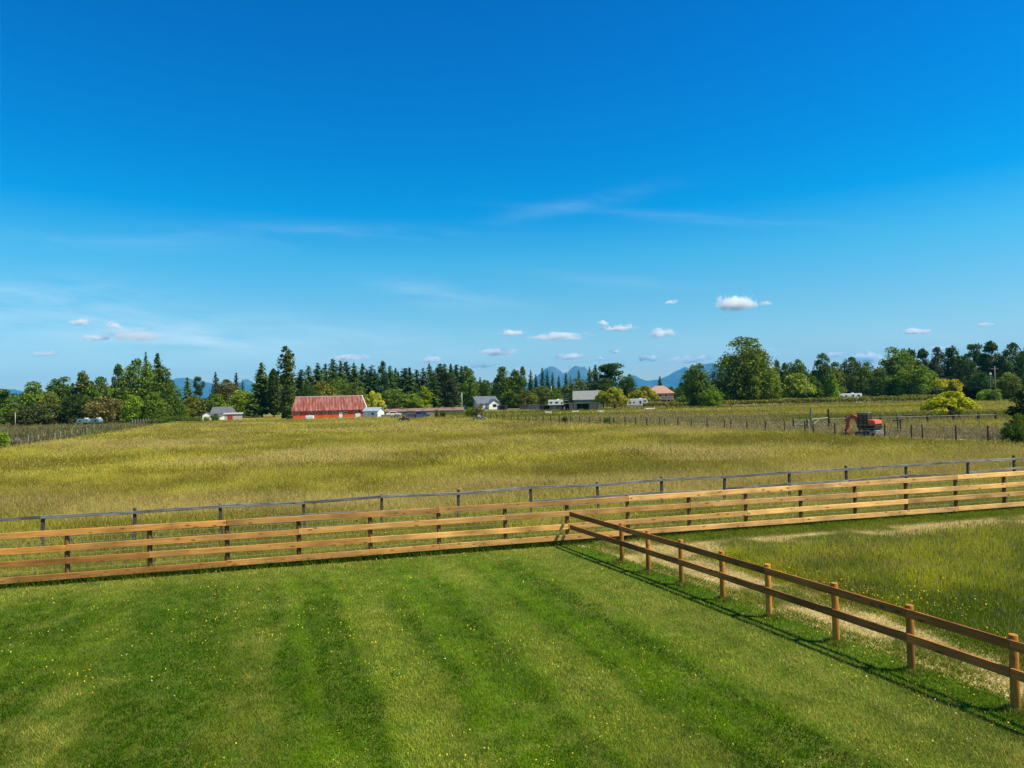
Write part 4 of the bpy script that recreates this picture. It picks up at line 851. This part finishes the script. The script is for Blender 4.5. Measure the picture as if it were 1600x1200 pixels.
# red barn
b = AT(515, 655, 196.2); bl = 115*190/F
M_BARNRED = siding('barn red boards', (.66, .088, .022)); M_RUST = metal_roof('rusty red roofing', (.13, .028, .018), (.215, .058, .036), (.33, .17, .13), .75)
t = gable_house('red_barn', 'long red barn with a rusty streaked metal roof beside the lombardy poplar', 'barn', (b.x, 196.2, 0), face(b)+.02, bl-.9, 12, 2.55, 3.65, M_BARNRED, M_RUST, .45, 1.05,
    wins=[(x_, 1.45, .7, .5) for x_ in (-8.6, -5.2, -3.6, -1.2, 1.2, 4.2, 7.0)], doors=[(2.9, 0, .9, 1.9), (7.6, 0, 1.4, 1.5)])
m = MB(); zr = 2.55+3.65+.19; xr = (bl-.9)/2+.45-1.05; m.box(-xr-.05, xr+.05, -.16, .16, zr-.05, zr+.1); link('ridge_cap', m.mesh('ridge_cap', P('pale ridge', (.62, .60, .58))), t)
for sg in (1,):
    x1 = (bl-.9)/2+.45; ye = 6.45; m = MB(); m.tube((sg*(x1+.03), -ye, 2.4), (sg*(xr+.06), 0, zr), .13, n=5); link('barge_board', m.mesh('barge_board', M_WHITE), t)
M_BLUEW = P('pale blue siding', (.62, .67, .68), var=.15); M_BLUER = P('blue roofing', (.30, .37, .40), var=.25)
b = AT(584, 653, 191); gable_house('blue_shed', 'pale blue low shed with a slanting roof at the right end of the red barn', 'shed', (b.x, 191, 0), face(b)-.55, 4.6, 3.6, 1.9, .9, M_BLUEW, M_BLUER, .25, 0, wins=[(.8, .9, .8, .6)], doors=[(-1.2, 0, .9, 1.7)])
b = AT(484, 656, 182); t = thing('water_tank', 'white boxy tank in front of the red barn', 'tank', (b.x, 182, 0), .1); m = MB(); m.box(-1.05, 1.05, -.6, .6, .25, 1.25); bevel(link('body', m.mesh('body', M_WHITE), t), .12)
m = MB(); m.box(-.9, .9, -.5, .5, 0, .25); link('skid', m.mesh('skid', M_DPOST), t); bar(t, 'cap', (0, 0, 1.25), (0, 0, 1.36), .22, M_PALEPOLE)
# grey roofed house on the left
b = AT(338, 656, 212); M_DKROOF = P('charcoal shingles', (.10, .11, .13), var=.3, scale=1.2)
gable_house('grey_roofed_house', 'white bungalow with a charcoal roof half hidden by bushes at the left', 'house', (b.x+.2, 216, 0), face(b)+.1, 7.0, 6, 2.1, 1.75, M_WHITE, M_DKROOF, .5, 1.2, wins=[(-2.2, .9, 1.0, .9), (1.6, .9, 1.2, .9)], doors=[(.1, 0, .9, 1.9)])
b = AT(322, 656, 209); gable_house('porch_wing', 'little white gabled wing at the left of the charcoal roofed bungalow', 'house', (b.x+.3, 209, 0), face(b)+math.pi/2, 2.6, 2.5, 1.7, .8, M_WHITE, M_DKROOF, .2)
b = AT(371, 656, 206); gable_house('carport', 'low pale roofed shelter at the right of the charcoal roofed bungalow', 'carport', (b.x-1.2, 206, 0), face(b), 5.0, 2.5, 1.75, .25, P('carport boards', (.45, .40, .34)), P('grey sheet roofing', (.38, .38, .37)), .25, doors=[(-.9, 0, 1.4, 1.5)], door_mat=P('red door', (.32, .05, .04)))
# long low shed
b = AT(664, 650, 224); M_TANROOF = P('brownish roofing', (.20, .125, .095), var=.6, scale=.6); gable_house('long_low_shed', 'very long low shed with a brownish pink roof between barn and white house', 'shed', (b.x, 224, 0), face(b), 25, 5, 1.05, .75, P('tan siding', (.30, .24, .19), var=.4), M_TANROOF, .3, wins=[(-9, .5, .8, .5), (-2, .5, .8, .5), (5, .5, .8, .5)])
# white house
b = AT(756, 640, 286); M_NAVY = P('blue black shingles', (.10, .12, .16), var=.25, scale=1)
t = gable_house('white_house', 'white house with a blue black roof left of the big dark leafy tree', 'house', (b.x, 291, 0), face(b)+.42, 9.6, 8, 2.7, 2.6, M_WHITE, M_NAVY, .5, wins=[(-3.2, 1.0, 1.2, 1.1)], doors=[(-1.6, 0, .95, 2)])
m = MB(); My = Matrix.Translation((2.0, 0, 0)); m.prism([(-2.6, -.1), (2.6, -.1), (2.6, 2.1), (0, 3.9), (-2.6, 2.1)], -6.2, -3.9, My); link('front_gable', m.mesh('front_gable', M_WHITE), t)
m = MB()
for sg in (-1, 1): m.add([My @ Vector(v) for v in ((sg*3.0, -6.6, 1.95), (sg*3.0, -2.0, 1.95), (0, -2.0, 4.1), (0, -6.6, 4.1), (sg*3.0, -6.6, 2.09), (sg*3.0, -2.0, 2.09), (0, -2.0, 4.24), (0, -6.6, 4.24))], [(0, 1, 2, 3), (7, 6, 5, 4), (0, 4, 5, 1), (1, 5, 6, 2), (3, 7, 4, 0)])
link('gable_roof', m.mesh('gable_roof', M_NAVY), t); m = MB(); m.box(1.2, 2.8, -6.28, -6.19, .9, 2.1); link('window', m.mesh('window', M_GLASS), t)
b = AT(731, 639, 294); gable_house('white_annex', 'small white annex with a dark roof at the left of the white house', 'house', (b.x, 294, 0), face(b), 4.6, 4, 2.2, 1.3, M_WHITE, M_NAVY, .3, wins=[(0, .9, .9, .8)])
# sheds and fences of the farm yard
M_GREYW = siding('grey weathered boards', (.24, .21, .18)); M_DARKW = siding('dark weathered boards', (.07, .06, .055)); M_PINKW = siding('pinkish boards', (.33, .23, .18)); M_VOID = P('shed interior', (.02, .018, .015))
def lean_shed(name, label, x0, x1, Y, ybase, h, dep, wall, roof, bays, hb=.4):
    """low shed with open bays: bays = (fraction from, fraction to, material)"""
    a, b = AT(x0, ybase, Y), AT(x1, ybase, Y); L_ = b.x-a.x; c = (a+b)/2; t = thing(name, label, 'shed', (c.x, Y, 0), face(c)*.5)
    m = MB(); m.box(-L_/2, L_/2, dep-.15, dep, 0, h); m.box(-L_/2, -L_/2+.15, .16, dep-.16, 0, h-.02); m.box(L_/2-.15, L_/2, .16, dep-.16, 0, h-.02); link('wall', m.mesh('wall', M_VOID if wall is None else wall), t)
    m = MB(); m.add([(-L_/2-.3, -.5, h+hb), (L_/2+.3, -.5, h+hb), (L_/2+.3, dep+.3, h-.05), (-L_/2-.3, dep+.3, h-.05), (-L_/2-.3, -.5, h+hb+.14), (L_/2+.3, -.5, h+hb+.14), (L_/2+.3, dep+.3, h+.09), (-L_/2-.3, dep+.3, h+.09)], [(3, 2, 1, 0), (4, 5, 6, 7), (0, 1, 5, 4), (1, 2, 6, 5), (2, 3, 7, 6), (3, 0, 4, 7)]); link('roof', m.mesh('roof', roof), t)
    for f0, f1, mt in bays:
        m = MB(); m.box(-L_/2+f0*L_, -L_/2+f1*L_, -.02, .12, -.1, h+hb*.6); link('front_panel', m.mesh('front_panel', mt), t)
    for k in range(5):
        x_ = -L_/2+.1+(L_-.2)*k/4; m = MB(); m.box(x_-.09, x_+.09, -.24, -.06, -.1, h+hb*.7); link('post', m.mesh('post', M_DARKW), t)
    return t
lean_shed('open_shed', 'grey open fronted shed with one black bay, left of the golden willow', 883, 934, 226, 641, 2.0, 5, M_DARKW, P('grey green roofing', (.23, .27, .26), var=.2), [(.13, .36, M_PINKW), (.72, 1.0, M_PINKW), (0, .02, M_GREYW)], .3)
lean_shed('open_shed', 'dark low open fronted shed under the white motorhome', 843, 881, 232, 641, 1.5, 4.5, M_DARKW, P('dark green roofing', (.09, .11, .10), var=.3), [(.0, .18, M_DARKW), (.42, .50, M_GREYW), (.5, .92, M_GREYW)], .25)
lean_shed('open_shed', 'small dark shed right of the white house', 777, 793, 262, 640, 1.5, 3, M_GREYW, M_DKROOF, [(0, .3, M_GREYW), (.75, 1, M_GREYW)], .2)
lean_shed('open_shed', 'grey low shed left of the tan board fence', 812, 826, 262, 639, 1.5, 3, M_GREYW, M_DKROOF, [(0, .5, M_PINKW), (.5, 1, M_GREYW)], .2)
a, b = AT(826, 640, 258), AT(843, 640, 250); t = thing('board_fence', 'tan close boarded fence between two dark sheds', 'fence', (a.x, a.y, 0), math.atan2(b.y-a.y, b.x-a.x)); L_ = (b-a).length
m = MB(); [m.box(i*.25, i*.25+.235, -.03, .03, -.1, 2.0+.06*math.sin(i*5)) for i in range(int(L_/.25))]; link('boards', m.mesh('boards', siding('tan boards', (.36, .30, .26))), t); m = MB(); m.box(0, L_, -.09, -.035, 1.5, 1.62); link('rail', m.mesh('rail', M_GREYW), t)
b = AT(917, 640, 268); gable_house('grey_barn', 'grey green barn with a plain pale grey roof behind the open shed', 'barn', (b.x+.3, 268, 0), face(b), 10.6, 10, 3.3, 3.2, siding('green grey siding', (.15, .19, .19)), P('pale grey shingles', (.20, .21, .20), var=.15, scale=1), .4, wins=[(-3.4, 1.2, 1.1, .9)])
b = AT(880, 628, 262); t = thing('timber_deck', 'raised brown timber deck left of the grey green barn', 'deck', (b.x, 262, 0)); m = MB(); m.box(-2.2, 2.2, -1, 1, 3.0, 3.25); link('platform', m.mesh('platform', M_PINKW), t); m = MB(); m.box(-2.2, 2.2, -1.05, -1.0, 3.75, 3.9); link('railing', m.mesh('railing', M_PINKW), t)
for x_ in (-2.1, -.7, .7, 2.1): bar(t, 'post', (x_, -1.0, -.1), (x_, -1.0, 3.9), .09, M_DARKW)
b = AT(1040, 632, 292); M_TERRA = P('terracotta tiles', (.40, .235, .175), var=.2, scale=2); M_BRICK = P('pinkish stucco', (.32, .15, .11), var=.12)
t = gable_house('pink_roofed_house', 'brown stucco house with a pinkish hipped tile roof behind the golden willow', 'house', (b.x-.6, 300, 0), face(b), 11.5, 10, 5.2, 2.9, M_BRICK, M_TERRA, .7, 4.6, wins=[(2.6, 3.3, 1.2, 1.2), (.2, 3.3, 1.2, 1.2), (3.6, .8, 1.4, 1.4)])
m = MB(); m.box(.2, 6.0, -7.6, -5.1, 2.35, 2.55); [m.box(x_-.1, x_+.1, -7.5, -7.3, 0, 2.34) for x_ in (.4, 3, 5.8)]; [m.box(x_-.03, x_+.03, -7.58, -7.52, 2.56, 3.5) for x_ in np.arange(.3, 6, .45)]; m.box(.2, 6, -7.6, -7.5, 3.5, 3.6); link('balcony', m.mesh('balcony', M_WHITE), t)
# yard bits: low white boards in the pasture
for x_, y_, w_, lab in [(857, 645, 9, 'white low board lying in the pasture below the dark shed'), (899, 643.5, 9, 'white low board below the black shed bay'), (939, 643.5, 9, 'white low board below the small golden willow'), (1015, 639, 16, 'white low rail below the travel trailer')]:
    q = G(x_, y_+2); t = thing('jump_rail', lab, 'rail', q); wm = w_/F*q.y; bar(t, 'bar', (-wm/2, 0, .45), (wm/2, 0, .45), .16, M_WHITE); bar(t, 'foot', (-wm/2+.05, 0, 0), (-wm/2+.05, 0, .8), .1, M_WHITE); bar(t, 'foot', (wm/2-.05, 0, 0), (wm/2-.05, 0, .8), .1, M_WHITE)

# ------------------------------------------------------------------ vehicles
M_TYRE = P('tyre rubber', (.02, .02, .02), var=.1); M_BLACK = P('black plastic', (.025, .025, .028), var=.1); M_CHROME = P('wheel rims', (.4, .4, .42), var=.1, metal=.6)
def wheel(t, x, y, r, wd=.22, name='wheel'):
    m = MB(); m.tube((x, y-wd/2, r), (x, y+wd/2, r), r, n=16); o = link(name, m.mesh(name, M_TYRE), t); m = MB(); m.tube((x, y-wd/2-.012, r), (x, y-wd/2+.02, r), r*.58, n=12); m.tube((x, y+wd/2-.02, r), (x, y+wd/2+.012, r), r*.58, n=12); link('rim', m.mesh('rim', M_CHROME), o)
def car(name, label, loc, yaw, prof, cabin, wd, col, wheels, cat='car', group=None):
    """prof: side outline in XZ, cabin: glass outline"""
    t = thing(name, label, cat, loc, yaw, group); m = MB(); m.prism(prof, -wd/2, wd/2); bevel(link('body', m.mesh('body', mat_plain('vehicle paint', col, .3, .05, 2, 0, .5)), t), .06)
    m = MB(); m.prism(cabin, -wd/2-.012, wd/2+.012); link('window', m.mesh('window', M_GLASS), t)
    for x_ in wheels:
        for s in (-1, 1): wheel(t, x_, s*(wd/2-.1), .34)
    for s in (-1, 1):
        m = MB(); xe = max(p_[0] for p_ in prof); m.box(xe-.03, xe+.03, s*wd*.36-.15, s*wd*.36+.15, .62, .80); link('headlight', m.mesh('headlight', M_PALEPOLE), t)
    return t
SEDAN = [(-2.2, .35), (2.2, .35), (2.25, .75), (1.2, .92), (.6, 1.42), (-1.0, 1.45), (-1.7, .98), (-2.2, .9)]; SEDGL = [(-1.45, .98), (.95, .95), (.52, 1.36), (-.95, 1.38)]
PICK = [(-2.7, .5), (2.6, .5), (2.65, 1.05), (1.5, 1.18), (1.0, 1.82), (-.5, 1.84), (-.6, 1.2), (-2.7, 1.2)]; PICKGL = [(-.42, 1.2), (1.3, 1.2), (.9, 1.74), (-.42, 1.76)]
b = AT(1355, 622, 286); car('parked_car', 'white car parked at the foot of the right wood', (b.x, 286, 0), .25, SEDAN, SEDGL, 1.8, (.75, .75, .74), (-1.35, 1.35))
b = AT(657, 655, 172); car('pickup_truck', 'dark blue pickup truck right of the scrap in front of the long low shed', (b.x, 172, 0), 1.0, PICK, PICKGL, 1.9, (.03, .05, .11), (-1.6, 1.6), 'truck')
b = AT(643, 656, 170); car('parked_car', 'small dark car left of the blue pickup truck', (b.x, 170, 0), .5, SEDAN, SEDGL, 1.75, (.05, .055, .08), (-1.35, 1.35))
b = AT(1073, 632, 262); car('pickup_truck', 'white truck parked by the pink roofed house', (b.x, 262, 0), 2.4, PICK, PICKGL, 2.0, (.72, .73, .74), (-1.6, 1.6), 'truck')
b = AT(615, 643, 205); car('parked_car', 'white car beside the long low shed roof', (b.x, 205, .0), .2, SEDAN, SEDGL, 1.8, (.7, .7, .7), (-1.35, 1.35))
def trailer(name, label, loc, yaw, L_, h, wd, gooseneck, wins, col=M_WHITE, cat='trailer', wheels=(-.4, .5), stripe=True):
    t = thing(name, label, cat, loc, yaw); z0 = .6
    if gooseneck: prof = [(-L_/2, z0), (L_/2-2.1, z0), (L_/2-1.9, z0+1.05), (L_/2-.3, z0+1.05), (L_/2, z0+1.5), (L_/2-.7, z0+h), (-L_/2, z0+h)]
    else: prof = [(-L_/2, z0), (L_/2, z0), (L_/2+.15, z0+.6), (L_/2-.1, z0+h), (-L_/2, z0+h)]
    m = MB(); m.prism(prof, -wd/2, wd/2); bevel(link('body', m.mesh('body', col), t), .08)
    for x_, z_, w_, h_ in wins: m = MB(); m.box(x_-w_/2, x_+w_/2, -wd/2-.03, -wd/2+.05, z_, z_+h_); link('window', m.mesh('window', M_GLASS), t)
    if stripe: m = MB(); m.box(-L_/2+.1, L_/2-2.2, -wd/2-.02, -wd/2+.04, z0+.25, z0+.5); link('stripe', m.mesh('stripe', P('trailer stripe', (.18, .19, .2))), t)
    for x_ in wheels:
        for s in (-1, 1): wheel(t, x_, s*(wd/2-.15), .38)
    m = MB(); m.box(L_*.1, L_*.1+.8, -.4, .4, z0+h-.03, z0+h+.28); bevel(link('roof_unit', m.mesh('roof_unit', M_WHITE), t), .05); return t
b = AT(996, 637, 240); trailer('travel_trailer', 'white fifth wheel travel trailer below the golden willows', (b.x, 240, 0), -.12, 7.4, 2.65, 2.4, True, [(-2.6, 1.6, .8, .6), (-1.2, 1.7, .5, .5), (1.0, 1.5, .6, 1.0), (2.6, 2.2, .9, .45)])
b = AT(868, 631, 252); trailer('motorhome', 'white motorhome behind the dark open shed', (b.x, 252, 0), 0, 5.4, 2.9, 2.3, False, [(-1.7, 2.2, .9, .6), (.4, 2.2, 1.2, .6), (2.3, 1.9, .6, .8)], cat='motorhome', wheels=(-1.7, 1.8))
b = AT(1327, 622, 288); trailer('parked_trailer', 'long white trailer parked at the foot of the right wood', (b.x, 288, 0), .05, 9.8, 2.4, 2.4, False, [(-4.2, 1.5, .9, .8), (-2, 1.7, .7, .7), (1, 1.7, 1.0, .7), (3.4, 1.7, 1.0, .7)], P('pale blue white panels', (.62, .67, .68), var=.08))
M_BG = P('dull blue panels', (.13, .22, .26), var=.3)
b = AT(131, 662, 188); trailer('stock_trailer', 'dull blue grey trailer under the trees of the left wood, left one', (b.x, 188, 0), .1, 3.0, 1.1, 1.8, False, [(-.6, 1.0, .5, .4)], M_BG, wheels=(0,), stripe=False)
b = AT(151, 662, 188); trailer('stock_trailer', 'dull blue grey trailer under the trees of the left wood, right one', (b.x, 188, 0), -.1, 2.4, 1.1, 1.8, False, [(.4, 1.0, .5, .4)], M_BG, wheels=(0,), stripe=False)
# farm machinery in the meadow grass
def implement(label, loc, yaw, L_, col, name='hay_rake', cat='farm machine'):
    t = thing(name, label, cat, loc, yaw); m = mat_plain('implement paint', col, .5, .2, 3)
    bar(t, 'frame', (-L_/2, 0, .8), (L_/2, 0, .75), .09, m); bar(t, 'drawbar', (L_/2, 0, .75), (L_/2+.7, 0, .45), .06, m)
    for x_ in (-L_*.38, L_*.3): wheel(t, x_, -.4, .45, .16); wheel(t, x_, .4, .45, .16)
    for k in range(6): bar(t, 'tine', (-L_/2+.2+k*L_/7, 0, .8), (-L_/2+.1+k*L_/7, -.45, .15), .035, M_DPOST)
    mm = MB(); mm.box(-.35, .25, -.25, .25, .88, 1.35); bevel(link('seat', mm.mesh('seat', m), t), .06); return t
q = G(749, 658.5); implement('pale farm implement sitting in the grass before the white house shrubs', q, .15, 2.2, (.40, .38, .36))
q = G(632, 659.5); implement('rust red hay rake in front of the long low shed', q, -.2, 2.0, (.25, .07, .05))
q = AT(619, 655, 176); implement('grey hay rake among scrap right of the blue shed', (q.x, 176, 0), .2, 2.2, (.25, .24, .24))
q = AT(604, 653, 186); t = thing('log_pile', 'pile of pale logs right of the blue shed', 'log pile', (q.x, 186, 0))
for k in range(9): bar(t, 'log', (-1.4, .3*(k % 4)-.4, .2+.32*(k//4)), (1.4, .3*(k % 4)-.4, .2+.32*(k//4)), .16, M_PALE)
q = AT(676, 652, 190); t = thing('stacked_boards', 'stack of pale boards at the right of the blue pickup truck', 'boards', (q.x, 190, 0))
for k in range(5): m = MB(); m.box(-1.8+.1*(k % 2), 1.7, -.5, .5, .1+.2*k, .27+.2*k); link('board', m.mesh('board', M_PRAIL), t)
# ---- orange mini excavator
b = G(1357, 680.5); EX = thing('mini_excavator', 'orange mini excavator with its arm bent down in the meadow edge', 'excavator', (b.x, b.y, 0), math.radians(-34)-math.atan2(b.x, b.y)*.75); EX.scale = (.92, .92, .92)
M_OR = mat_plain('orange paint', (.72, .11, .03), .4, .08, 2, 0, .4); M_ORD = mat_plain('arm orange paint', (.50, .07, .025), .45, .15, 2, 0, .4); M_STEEL = P('worn grey steel', (.20, .22, .25), var=.3)
for s in (-1, 1):
    m = MB(); y0, y1 = (s*.78-.2, s*.78+.2); m.prism([(-1.05, .12), (-.9, 0), (.9, 0), (1.05, .12), (1.05, .38), (.9, .5), (-.9, .5), (-1.05, .38)], y0, y1); tr = bevel(link('track', m.mesh('track', M_TYRE), EX), .04)
    m = MB(); [m.tube((x_, y0-.015, .25), (x_, y1+.015, .25), .15, n=10) for x_ in (-.75, -.25, .25, .75)]; link('roller', m.mesh('roller', M_STEEL), tr)
m = MB(); m.prism([(1.2, .05), (1.3, .05), (1.32, .45), (1.18, .45)], -.95, .95); link('dozer_blade', m.mesh('dozer_blade', M_STEEL), EX)
m = MB(); m.box(-.75, 1.05, -.85, .85, .67, .82); bevel(link('turntable', m.mesh('turntable', M_BLACK), EX), .05)
m = MB(); m.prism([(.35, 1.28), (1.16, 1.28), (1.24, 1.40), (1.14, 1.80), (.35, 1.86)], -.82, .82); bevel(link('engine_hood', m.mesh('engine_hood', M_OR), EX), .06)
m = MB(); m.prism([(.30, .83), (1.12, .83), (1.18, 1.27), (.30, 1.27)], -.80, .80); link('engine_bay', m.mesh('engine_bay', M_BLACK), EX)
m = MB(); m.prism([(.40, .30), (1.30, .30), (1.34, .62), (.40, .66)], -.86, .86); bevel(link('counterweight', m.mesh('counterweight', M_STEEL), EX), .05)
cabn = link('cab', None, EX); m = MB()
for x_, y_ in ((-.72, -.8), (-.72, .12), (.32, -.8), (.32, .12)): m.box(x_-.05, x_+.05, y_-.05, y_+.05, .83, 2.52)
m.box(-.18, -.10, -.85, -.75, .83, 2.45); m.box(-.77, .37, -.85, .17, .83, 1.08); link('cab_frame', m.mesh('cab_frame', M_BLACK), cabn)
m = MB(); m.box(-.80, .40, -.88, .20, 2.53, 2.66); bevel(link('cab_roof', m.mesh('cab_roof', P('cab roof', (.10, .13, .14))), cabn), .05)
m = MB(); m.box(-.66, -.19, -.82, -.78, 1.09, 2.44); m.box(-.09, .26, -.82, -.78, 1.09, 2.44); m.box(-.74, -.70, -.74, .06, 1.09, 2.44); m.box(.30, .34, -.74, .06, 1.3, 2.44); link('cab_glass', m.mesh('cab_glass', M_GLASS), cabn)
m = MB(); m.box(-.35, .1, -.55, -.1, 1.09, 1.4); m.box(-.02, .14, -.55, -.1, 1.41, 1.95); link('seat', m.mesh('seat', M_BLACK), cabn)
m = MB(); m.prism([(-.75, .83), (-1.1, .80), (-1.2, .98), (-1.05, 1.2), (-.75, 1.15)], -.2, .2); bevel(link('boom_bracket', m.mesh('boom_bracket', M_BLACK), EX), .03)
m = MB(); m.prism([(-1.22, .92), (-.84, .98), (-.90, 1.55), (-1.16, 2.16), (-1.72, 2.42), (-2.34, 2.08), (-2.22, 1.76), (-1.78, 1.98), (-1.50, 1.80), (-1.32, 1.42)], -.14, .14); bevel(link('boom', m.mesh('boom', M_ORD), EX), .02)
m = MB(); m.prism([(-2.46, 2.16), (-2.10, 2.02), (-2.14, 1.2), (-2.44, .52), (-2.70, .58), (-2.56, 1.3)], -.12, .12); bevel(link('dipper_arm', m.mesh('dipper_arm', M_ORD), EX), .02)
m = MB(); m.prism([(-2.72, .66), (-2.42, .58), (-2.30, .22), (-2.45, .02), (-2.85, .05), (-2.66, .25), (-2.62, .42)], -.28, .28); bevel(link('bucket', m.mesh('bucket', P('bucket steel', (.16, .05, .03), var=.3)), EX), .02)
bar(EX, 'hydraulic_ram', (-1.0, 0, 1.25), (-1.62, 0, 2.0), .05, M_STEEL); bar(EX, 'hydraulic_ram', (-1.75, 0, 2.36), (-2.28, 0, 2.10), .05, M_STEEL); bar(EX, 'hydraulic_ram', (-2.48, 0, 1.65), (-2.70, 0, .62), .045, M_STEEL)

# ------------------------------------------------------------------ clouds (own volumes, well beyond and above the haze)
def cloud_material():
    m = bpy.data.materials.new('cloud vapour'); m.use_nodes = True; n, l = m.node_tree.nodes, m.node_tree.links
    n.remove(n['Principled BSDF']); out = n['Material Output']
    t = n.new('ShaderNodeTexCoord'); oi = n.new('ShaderNodeObjectInfo')
    def mt(op, a, b=None, c=None):
        k = n.new('ShaderNodeMath'); k.operation = op
        for i, v in enumerate((a, b, c)):
            if v is None: continue
            if isinstance(v, (int, float)): k.inputs[i].default_value = v
            else: l.new(v, k.inputs[i])
        return k.outputs[0]
    sp = n.new('ShaderNodeSeparateXYZ'); l.new(t.outputs['Object'], sp.inputs[0])
    o = n.new('ShaderNodeVectorMath'); o.operation = 'SCALE'; o.inputs[0].default_value = (91, 57, 33); l.new(oi.outputs['Random'], o.inputs['Scale'])
    ad = n.new('ShaderNodeVectorMath'); ad.operation = 'ADD'; l.new(t.outputs['Object'], ad.inputs[0]); l.new(o.outputs[0], ad.inputs[1])
    mp = n.new('ShaderNodeMapping'); mp.inputs['Scale'].default_value = (2.1, 2.1, 1.0); l.new(ad.outputs[0], mp.inputs['Vector'])
    z = n.new('ShaderNodeTexNoise'); z.inputs['Scale'].default_value = 1.1; z.inputs['Detail'].default_value = 8; z.inputs['Roughness'].default_value = .66; l.new(mp.outputs[0], z.inputs['Vector'])
    ln = n.new('ShaderNodeVectorMath'); ln.operation = 'LENGTH'; l.new(t.outputs['Object'], ln.inputs[0])
    bot = mt('MULTIPLY', mt('MAXIMUM', mt('MULTIPLY', sp.outputs[2], -1.0), 0.0), .9)            # flatter underside
    d = mt('SUBTRACT', mt('MULTIPLY_ADD', z.outputs[0], 3.1, -.98), mt('ADD', ln.outputs['Value'], bot))
    den = mt('MULTIPLY', mt('MINIMUM', mt('MAXIMUM', mt('MULTIPLY', d, 1.7), 0.0), 1.0), 1.0)
    att = n.new('ShaderNodeAttribute'); att.attribute_type = 'OBJECT'; att.attribute_name = 'thickness'
    v = n.new('ShaderNodeVolumeScatter'); v.inputs['Color'].default_value = (.93, .975, 1, 1); v.inputs['Anisotropy'].default_value = .0
    l.new(mt('MULTIPLY', den, att.outputs['Fac']), v.inputs['Density']); l.new(v.outputs[0], out.inputs['Volume']); return m
M_CLOUD = cloud_material()
def cloud_box():
    m = MB(); m.box(-1.25, 1.25, -1.25, 1.25, -1.1, 1.25); return m.mesh('cloud', M_CLOUD)
CM = cloud_box(); D_ = 20500.0
for px, py, wp, hp, dens, lab in [
    (1150, 478, 64, 28, 1.0, 'brightest puffy white cloud, above the huge cottonwood'), (1196, 475, 22, 8, .3, 'faint wisp trailing right of the brightest cloud'), (1049, 473, 24, 7, .5, 'small thin cloud left of the brightest cloud'),
    (798, 521, 46, 13, .6, 'small white cloud above the big dark tree by the white house'), (873, 528, 98, 12, .55, 'long flat cloud above the twin peaks'), (942, 506, 20, 9, .7, 'little round cloud above the spreading pine, upper one'),
    (966, 514, 50, 11, .7, 'flat white cloud above the spreading pine, lower one'), (1034, 523, 44, 16, .55, 'broken sloping cloud left of the huge cottonwood'), (960, 550, 18, 7, .8, 'tiny bright cloud just above the spreading pine'),
    (780, 552, 60, 13, .6, 'ragged cloud right above the white house trees'), (891, 559, 50, 12, .55, 'pale cloud sitting over the right twin peak'), (1012, 561, 36, 13, .7, 'bright cloud above the round headed tree'),
    (937, 561, 20, 7, .5, 'tiny cloud left of the spreading pine'), (676, 563, 40, 12, .6, 'cloud resting on conifer tips right of the barn'), (748, 572, 46, 10, .5, 'low cloud behind the small conifer spire'), (550, 560, 74, 12, .45, 'pinkish low cloud over the conifers behind the barn'),
    (125, 505, 40, 12, .55, 'small grey white cloud at the left, highest of its neighbours'), (178, 510, 28, 13, .4, 'grey scrap of cloud over the long left cloud'), (210, 526, 116, 22, .26, 'long grey and white cloud at the left'), (150, 529, 46, 11, .5, 'grey shred at the left end of the long left cloud'),
    (72, 554, 46, 9, .4, 'low faint cloud near the left edge'), (1432, 519, 50, 10, .7, 'flat white cloud above the right wood, left one'), (1537, 508, 28, 7, .6, 'flat white cloud above the right wood, right one'), (1356, 562, 46, 22, .8, 'bright cloud peeking over the trees near the white car'),
    (1475, 545, 60, 10, .5, 'cloud sliver over the middle of the right wood'), (1302, 556, 40, 9, .5, 'cloud sliver right of the tall grey green tree'), (1075, 563, 66, 13, .45, 'soft cloud over the right mountain shoulder'), (810, 580, 40, 9, .4, 'soft low cloud left of the twin peaks')]:
    c = AT(px, py, D_); sx, sz = wp/F*D_/2, hp/F*D_/2
    o = tag(link('cloud', CM, None, c), lab, 'cloud', 'small clouds low in the sky'); o.scale = (sx*1.38, sx*.9, sz*1.75); o['thickness'] = dens*.040*(430/sx)**.6

# ------------------------------------------------------------------ distance haze
m, n, l, p = new_mat('haze air'); n.remove(p); v = n.new('ShaderNodeVolumePrincipled')
v.inputs['Color'].default_value = (.04, .46, 1.0, 1); v.inputs['Density'].default_value = 4.2e-5; v.inputs['Anisotropy'].default_value = .0
l.new(v.outputs[0], n['Material Output'].inputs['Volume'])
mb = MB(); mb.box(-24000, 24000, -2500, 18500, -1.2, 880); hz = stuff('haze', mb.mesh('haze', m))
